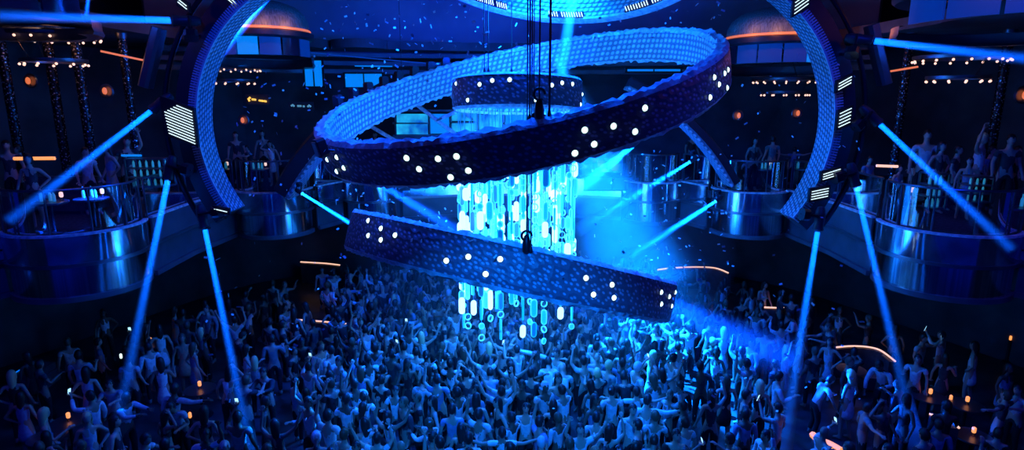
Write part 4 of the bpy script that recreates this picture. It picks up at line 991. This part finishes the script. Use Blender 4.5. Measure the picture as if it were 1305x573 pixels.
for q in PEOPLE:
    q['px'],q['py'] = pix(q['pos']+Vector((0,0,1.64*q['s'])))
    q['o']['group'] = 'people on the galleries' if q['place'] == 'gallery' else 'people on the dance floor'
    if q['label']: q['o']['label'] = q['label']; continue
    z = min(ZONES, key=lambda z:(z[1]-q['px'])**2+1.6*(z[2]-q['py'])**2)[0]
    g = {'shirt':'shirt','long':'shirt','tank':'tank top','dress':'dress'}[q['top']]
    col = {'pale':'pale','salmon':'salmon'}.get(q['tone'],q['tone'])
    hz = {'blonde':'blonde ','grey':'grey-haired ','bald':'bald '}.get(q['hair'],'')
    who = hz+('man' if q['sex'] == 'm' else 'woman')
    d = f"{who} in {col} {g}, {q['pose']}"
    groups.setdefault((d,z),[]).append(q)
for (d,z),ql in groups.items():
    ql.sort(key=lambda q:q['px'])
    for i,q in enumerate(ql): q['o']['label'] = f"{d}, {z}" if len(ql) == 1 else f"{ORD[min(i,15)]}{' from left' if i else ''}: {d}, {z}"
# phones with bright screens
for vi_,q in enumerate([q for q in PEOPLE if q['pose'] == 'phone up'][:26]):
    J = VAR[q['vi']]['J']; T = Matrix.Translation(q['pos']) @ Matrix.Rotation(q['rz'],4,'Z') @ Matrix.Scale(q['s'],4); p = T @ (J['palmr']+Vector((0,-.035,.07)))
    t = thing('phone', 'lit phone of '+q['o']['label'].replace(' phone up,',''), 'phone', p, 'phones held up in the crowd', rot=(-.25,0,q['rz']))
    MB().box((0,0,0),(.075,.009,.155),bev=.004).build('case', M['black_metal'], t, world=False); MB().box((0,.0055,0),(.066,.003,.14)).build('screen', M['phone_screen'], t, world=False)
    q['phone'] = t
# ================================================================== FURNITURE ON FLOOR AND GALLERIES
def banquette(pts_px, z, lab, strip, R_h=.55, seat=True, rr=.03):
    """curved sofa back following the lit strip of the photo, strip on its top edge"""
    P = [onz(x,y,z) for x,y in pts_px]; P = [Vector(p) for p in smooth_pts([(p.x,p.y) for p in P],5)] if len(P) > 2 else [P[0].to_2d().lerp(P[1].to_2d(),k/6) for k in range(7)]
    c = sum(P,Vector((0,0)))/len(P); t = thing('banquette', lab, 'sofa', (c.x,c.y,0))
    rows = []; srow = []
    for i,p in enumerate(P):
        d = (P[min(i+1,len(P)-1)]-P[max(i-1,0)]).normalized(); n = Vector((d.y,-d.x))
        if n.y > 0: n = -n          # the seat faces away from us, towards the dance floor's far side
        q = p-n*.16; s_ = p-n*.75
        rows.append([Vector((*p,.0)),Vector((*p,z-.05)),Vector((*(p-n*.05),z)),Vector((*q,z)),Vector((*q,.0))])
        srow.append([Vector((*q,.08)),Vector((*q,.43)),Vector((*(q.lerp(s_,.9)),.45)),Vector((*s_,.40)),Vector((*s_,.08))])
    MB().sweep(rows).build('backrest', M['leather'], t)
    if seat: MB().sweep(srow).build('seat', M['leather'], t)
    MB().tube([Vector((p.x,p.y,z+.02)) for p in P], rr, 6).build('light_strip', M[strip], t)
    return t
banquette([(1066,443),(1085,441.5),(1105,442.5),(1122,447),(1141,461)], .95, 'curved sofa with peach light strip beside the white bending person', 'peach_strip',rr=.025)
banquette([(1184,528),(1198,532),(1212,537),(1222,546)], .95, 'curved sofa with amber light strip near the man in long pale blue shirt', 'peach_strip',rr=.025)
banquette([(1035,554),(1044,562),(1056,566),(1072,575)], .95, 'sofa with thick orange light strip at the bottom edge by the inner right beam', 'amber_strip',rr=.07)
banquette([(838,344),(860,341.5),(890,340.5),(912,342),(928,348)], .95, 'far curved sofa with thin peach line right of the haze', 'peach_strip',rr=.03)
banquette([(974,392),(1001,393)], .95, 'short sofa with amber strip left of the inner right beam', 'peach_strip',rr=.03)
banquette([(372,407),(388,408.5),(410,410),(441,413)], .95, 'sofa with amber strip at the left booth tables', 'peach_strip',rr=.025)
banquette([(383,334),(400,335),(416,336),(433,338)], .95, 'far sofa with peach strip under the left gallery', 'peach_strip',rr=.03)
def table(px, py, lab, lit=None):
    p = onz(px,py,.75); t = thing('cocktail_table', lab, 'table', (p.x,p.y,0))
    MB().lathe([(.01,.70),(.36,.70),(.38,.72),(.38,.75),(.01,.76)],(p.x,p.y,0),n=24).build('table_top',M['grey_metal'],t)
    MB().lathe([(.01,0),(.24,0),(.25,.02),(.06,.05),(.035,.1),(.035,.66),(.1,.70)],(p.x,p.y,0),n=20).build('pedestal',M['black_metal'],t)
    return p
def table_lamp(p, lab, m='amber_strip', s=1):
    t = thing('table_lamp', lab, 'lamp', p); p = Vector(p)
    MB().lathe([(.01,0),(.05*s,0),(.05*s,.015),(.015,.03),(.015,.08)],p,n=12).build('base',M['black_metal'],t); MB().lathe([(.03*s,.07),(.05*s,.09),(.05*s,.22*s),(.03*s,.24*s),(.01,.24*s)],p,n=12).build('glowing_shade',M[m],t)
for px,py,lab in ((1085,470,'round table inside the curved right booth'),(1240,555,'round table behind the lower right booth'),(345,430,'round table left of the left booth sofa'),(192,438,'round table between the two left beams'),(255,495,'round table at the foot of the inner left beam'),(88,536,'round table near the lower left corner'),(60,556,'round table at the very lower left corner'),(1185,505,'round table beside the outer right beam foot'),(1232,515,'round table near the two yellow candles')):
    p = table(px,py,lab); 
    table_lamp((p.x,p.y,.755), 'amber lamp on the '+lab, 'amber_strip', .85)
for px,py,lab in ((154,453,'white table light crossed by the leftmost beam'),(112,487,'small amber light low in the left crowd'),(345,418,'slim amber light left of the left booth'),(1212,506,'upper yellow candle at the lower right'),(1288,430,'amber light near the right edge of the floor'),(242,528,'small amber light beside the man with stretched arm'),(1079,319,'round warm light on the far floor right of the right arc')):
    p = onz(px,py,.8); q = MB(); t = thing('light_pillar', lab, 'lamp', (p.x,p.y,0))
    MB().lathe([(.01,0),(.14,0),(.14,.03),(.05,.06),(.045,.72),(.01,.72)],(p.x,p.y,0),n=14).build('post',M['black_metal'],t)
    MB().lathe([(.02,.72),(.035,.74),(.035,.84),(.02,.86),(.01,.86)],(p.x,p.y,0),n=14).build('glowing_shade',M['led_white' if 'white' in lab else 'amber_strip'],t)
def steps(pts, lab):
    """pts: (x0,y0,x1,y1) of each lit nosing from the lowest step up"""
    n = len(pts); P = [(onz(a,b,.18*(k+1)),onz(c,d,.18*(k+1))) for k,(a,b,c,d) in enumerate(pts)]; t = thing('steps', lab, 'stairs', (P[0][0]+P[0][1])/2*1.0)
    t.location.z = 0
    for k,(a,b) in enumerate(P):
        d = (b-a); d.z = 0; d.normalize(); nn = Vector((-d.y,d.x,0)); nn = nn if nn.y > 0 else -nn; z = .18*(k+1); w = .6
        vs = [a,b,b+nn*w,a+nn*w]; mb = MB(); mb.add([Vector((v.x,v.y,0)) for v in vs]+[Vector((v.x,v.y,z)) for v in vs],[(0,1,2,3),(4,7,6,5),(0,4,5,1),(1,5,6,2),(2,6,7,3),(3,7,4,0)])
        s_ = mb.build('step',M['fascia'],t,smooth=0); MB().tube([Vector((a.x,a.y,z)),Vector((b.x,b.y,z))],.022,6).build('lit_nosing',M['blue_nosing'],s_)
steps([(22,494,48,476),(18,486,47,468),(14,478,43,461)],'three steps with blue lit edges at the left edge of the floor')
steps([(396,318,417,311),(393,314.5,416,307.5),(390,311,413,304)],'three faint lit steps below the rear left arc')
steps([(1073,466,1097,465),(1073,461,1097,460),(1073,456,1097,455)],'steps with dim blue edges inside the curved right booth')
# --------------------- gallery furniture
def console(px0, py0, px1, py1, Y, lab, nx=3, m='grey_metal'):
    a = at(px0,py0,Y); b = at(px1,py1,Y); x0,x1 = a.x,b.x; z1 = a.z; z0 = max(b.z,ZM+.02); t = thing('metal_shelf', lab, 'shelf', ((x0+x1)/2,Y,z0)); D = .45
    for k in range(nx+1):
        z = z0+(z1-z0)*k/nx; MB().box(((x0+x1)/2,Y+D/2,z),(x1-x0,D,.035)).build('shelf_board',M[m],t)
    for x in (x0,x1):
        for y in (Y,Y+D): MB().box((x,y,(z0+z1)/2),(.04,.04,z1-z0)).build('upright',M[m],t)
    return (x0,x1,z0,z1,Y)
def bottle(p, m='liquor', s=1, lab='', grp=None):
    o = MB().lathe([(.005,0),(.042*s,0),(.044*s,.02),(.044*s,.17*s),(.034*s,.21*s),(.015*s,.25*s),(.014*s,.32*s),(.017*s,.325*s),(.004,.33*s)],p,n=14).build('bottle',M[m]); tag(o,lab,'bottle',grp)
for lab,q in (('metal shelves with bottles beside the left light rig',(158,203,212,238,14.9)),('metal shelves behind the glass of the large right pod',(1241,226,1262,258,13.6)),('glowing bottle shelves behind the glass left of the slanting beam',(1190,222,1204,266,13.4))):
    x0,x1,z0,z1,Y = console(*q,lab)
    n = 6 if x1-x0 > .6 else 3
    for k in range(3):
        for j in range(n): bottle(((x0+(x1-x0)*(j+.6)/n),Y+.2,z0+(z1-z0)*k/3+.02),'liquor',min(1,(z1-z0)/3/.36),f'small bottle on the {lab}','bottles on the '+lab[:40])
def gal_table(px,py,Y,lab):
    p = at(px,py,Y); t = thing('cocktail_table', lab, 'table', (p.x,Y,ZM))
    MB().lathe([(.01,.68),(.34,.68),(.36,.70),(.36,.73),(.01,.74)],(p.x,Y,ZM),n=24).build('table_top',M['grey_metal'],t)
    MB().lathe([(.01,0),(.22,0),(.23,.02),(.06,.05),(.035,.1),(.035,.64),(.1,.68)],(p.x,Y,ZM),n=20).build('pedestal',M['black_metal'],t)
    for k in range(3): bottle((p.x-.14+.14*k,Y-.05+.08*(k%2),ZM+.742),'liquor',.8,'bottle on the '+lab,'bottles on the '+lab)
    table_lamp((p.x+.2,Y+.1,ZM+.742),'warm lamp on the '+lab,'bulb_warm',.8)
gal_table(112,222,13.7,'table on the largest left pod'); gal_table(60,235,13.2,'table left of centre behind the left pod glass'); gal_table(1158,228,13.9,'table on the largest right pod'); gal_table(1296,232,12.6,'table at the right edge behind the glass'); gal_table(330,220,19.6,'table on the middle left pod'); gal_table(975,222,19.6,'table on the middle right pod')
def gal_sofa(px,Y,w,lab,rz=0):
    p = at(px,200,Y); t = thing('gallery_sofa', lab, 'sofa', (p.x,Y,ZM), rot=(0,0,rz))
    MB().box((0,0,.26),(w,.75,.34),bev=.05).build('seat',M['leather'],t,world=False); MB().box((0,.36,.5),(w,.16,.85),bev=.05).build('backrest',M['leather'],t,world=False)
    for s_ in (-1,1): MB().box((s_*(w/2+.06),0,.36),(.14,.8,.55),bev=.04).build('armrest',M['leather'],t,world=False)
    for s_ in (-1,1):
        for u in (-1,1): MB().box((s_*w*.42,u*.3,.045),(.05,.05,.09)).build('leg',M['grey_metal'],t,world=False)
gal_sofa(60,15.8,2.2,'dark sofa at the back of the left alcove'); gal_sofa(1225,17.2,2.2,'dark sofa at the back of the right alcove'); gal_sofa(955,20.9,1.6,'dark sofa under the seated man on the right middle pod',PI)
# --------------------- double ring chandeliers
def chandelier(px, py, Y, r1, r2, gap, nb, lab, lit=True):
    c = at(px,py,Y); zc = 9.45 if c.z < 9.3 else c.z+.35; t = thing('ring_chandelier', lab, 'chandelier', c)
    for r,z,n in ((r1,c.z,nb),(r2,c.z-gap,int(nb*.7))):
        ring = MB().lathe([(r,z+.05),(r+.02,z+.09),(r+.02,z+.14),(r-.03,z+.14),(r-.03,z+.06),(r,z+.05)],(c.x,c.y,0),n=40).build('ring',M['grey_metal'],t)
        for k in range(n):
            g = 2*PI*(k+.3)/n; p = Vector((c.x+r*math.cos(g),c.y+r*math.sin(g),z)); MB().ball(p,.032,seg=8,rings=6).build('bulb',M['bulb_warm'],ring)
    for k in range(3):
        g = 2*PI*k/3+.4; MB().tube([(c.x+r1*math.cos(g),c.y+r1*math.sin(g),c.z+.14),(c.x+.1*math.cos(g),c.y+.1*math.sin(g),zc)],.01,5).build('suspension_rod',M['black_metal'],t)
        MB().tube([(c.x+r2*math.cos(g),c.y+r2*math.sin(g),c.z-gap+.14),(c.x+r1*math.cos(g),c.y+r1*math.sin(g),c.z+.06)],.008,5).build('suspension_rod',M['black_metal'],t)
    MB().lathe([(.01,zc+.05),(.2,zc+.04),(.22,zc),(.05,zc-.06),(.01,zc-.06)],(c.x,c.y,0),n=20).build('canopy',M['black_metal'],t)
    if lit: 
        MB().lathe([(r1*.2,c.z+.26),(r1*.85,c.z+.2),(r1*.87,c.z+.24),(r1*.2,c.z+.31)],(c.x,c.y,0),n=36).build('warm_reflector',M['fringe'],t)
    return c
c1 = chandelier(65,50,15.6,1.05,.70,.62,18,'double ring chandelier with warm reflector in the left alcove')
c2 = chandelier(1224,78,15.6,1.02,.68,.50,18,'double ring chandelier in the right alcove',False)
chandelier(297,90,20.4,.85,.65,.42,16,'double ring chandelier behind the left curved arc',False)
chandelier(1002,105,20.6,1.05,.75,.42,18,'double ring chandelier behind the right curved arc',False)
point('chandelier_glow', c1+Vector((0,0,.02)), 9, .1, (1,.38,.2))
# --------------------- falling confetti
rc = random.Random(21); cf = MB()
def flakes(n, x0,y0,x1,y1, Y0,Y1):
    for _ in range(n):
        p = at(rc.uniform(x0,x1),rc.uniform(y0,y1),rc.uniform(Y0,Y1)); R = Euler((rc.uniform(0,6),rc.uniform(0,6),rc.uniform(0,6))).to_matrix(); w,h = rc.uniform(.025,.042),rc.uniform(.045,.085)
        cf.box(p,(w,h,.002),R)
flakes(170,395,-20,620,150,10,17); flakes(120,750,185,935,345,12,17); flakes(70,300,90,480,260,10,16); flakes(50,600,0,940,60,10,16); flakes(60,430,230,600,330,13,17); flakes(160,250,300,1100,560,9,14); flakes(45,930,60,1100,300,10,16)
tag(cf.build('confetti',M['confetti'],smooth=0),'pale paper confetti falling through the air','confetti',kind='stuff')
# ================================================================== LIGHT
wd = bpy.data.worlds.new('world'); S.world = wd; wd.use_nodes = True; wd.node_tree.nodes['Background'].inputs[0].default_value = (.0,.012,.5,1); wd.node_tree.nodes['Background'].inputs[1].default_value = .30
# unseen blue wash spots added about the room to light crowd, pods and rings
spot('wash_fill', (0,13,13.9), (0,14,0), 12000, 1.5, .6, BLUE, None, .8)
spot('wash_fill', (1.2,18,13.2), (.8,14.0,0), 13000, 1.1, .4, AZURE, None, .9)
for sg in (-1,1):
    spot('wash_fill', (sg*5,4,13.5), (sg*9,15,2.5), 1600, 1.3, .5, DEEP, None, .9)
    spot('wash_fill', (sg*2.5,16,12.5), (sg*9.5,14,4.5), 2000, .9, .4, BLUE, None, .9)
    spot('wash_fill', (sg*2,13,9.5), (sg*8,19,5), 600, .9, .4, BLUE, None, .9)
spot('front_wash', (0,1,9.6), (0,12.2,.8), 7000, .62, .15, AZURE, None, .6)
for sg in (-1,1): spot('rear_arc_fill', (sg*1.6,19,5.6), (sg*5.6,17.7,7.0), 700, .8, .15, BLUE, None, .6)  # unseen spots added to brighten the rear arcs
# glow of the strands on rings and crowd
for z in (3.2,4.7,6.2): point('strand_glow', (.119,14,z), 380, .9, AZURE)
point('ring_fill', (.3,14.3,9.9), 900, .5, AZURE)  # unseen point lamp added to brighten the ring faces and rims
spot('back_wall_fill', (0,16,9.2), (0,25,11.5), 3000, 2.0, .5, DEEP, None, .9)  # unseen spot added to lift the upper back wall
# ================================================================== RENDER SETTINGS
S.view_settings.view_transform = 'Standard'; S.view_settings.look = 'None'; S.view_settings.gamma = 1; S.view_settings.use_curve_mapping = False; S.view_settings.exposure = 0.0
cy = S.cycles
cy.use_denoising = True; cy.max_bounces = 5; cy.diffuse_bounces = 2; cy.glossy_bounces = 2; cy.transparent_max_bounces = 16; cy.volume_bounces = 0; cy.sample_clamp_indirect = 4
for m_ in bpy.data.materials: m_.cycles.emission_sampling = "NONE"
# the added wash and fill lights do not need to be traced inside the slender shafts: each shaft is lit by the spotlights
rc_ = bpy.data.collections.new('not_in_shafts')
for o in [o for o in S.objects if o.name.startswith('light_shaft')]: rc_.objects.link(o)
for cl in rc_.collection_objects: cl.light_linking.link_state = 'EXCLUDE'
for o in S.objects:
    if o.type == 'LIGHT' and not o.name.startswith('beam_source'): o.light_linking.receiver_collection = rc_
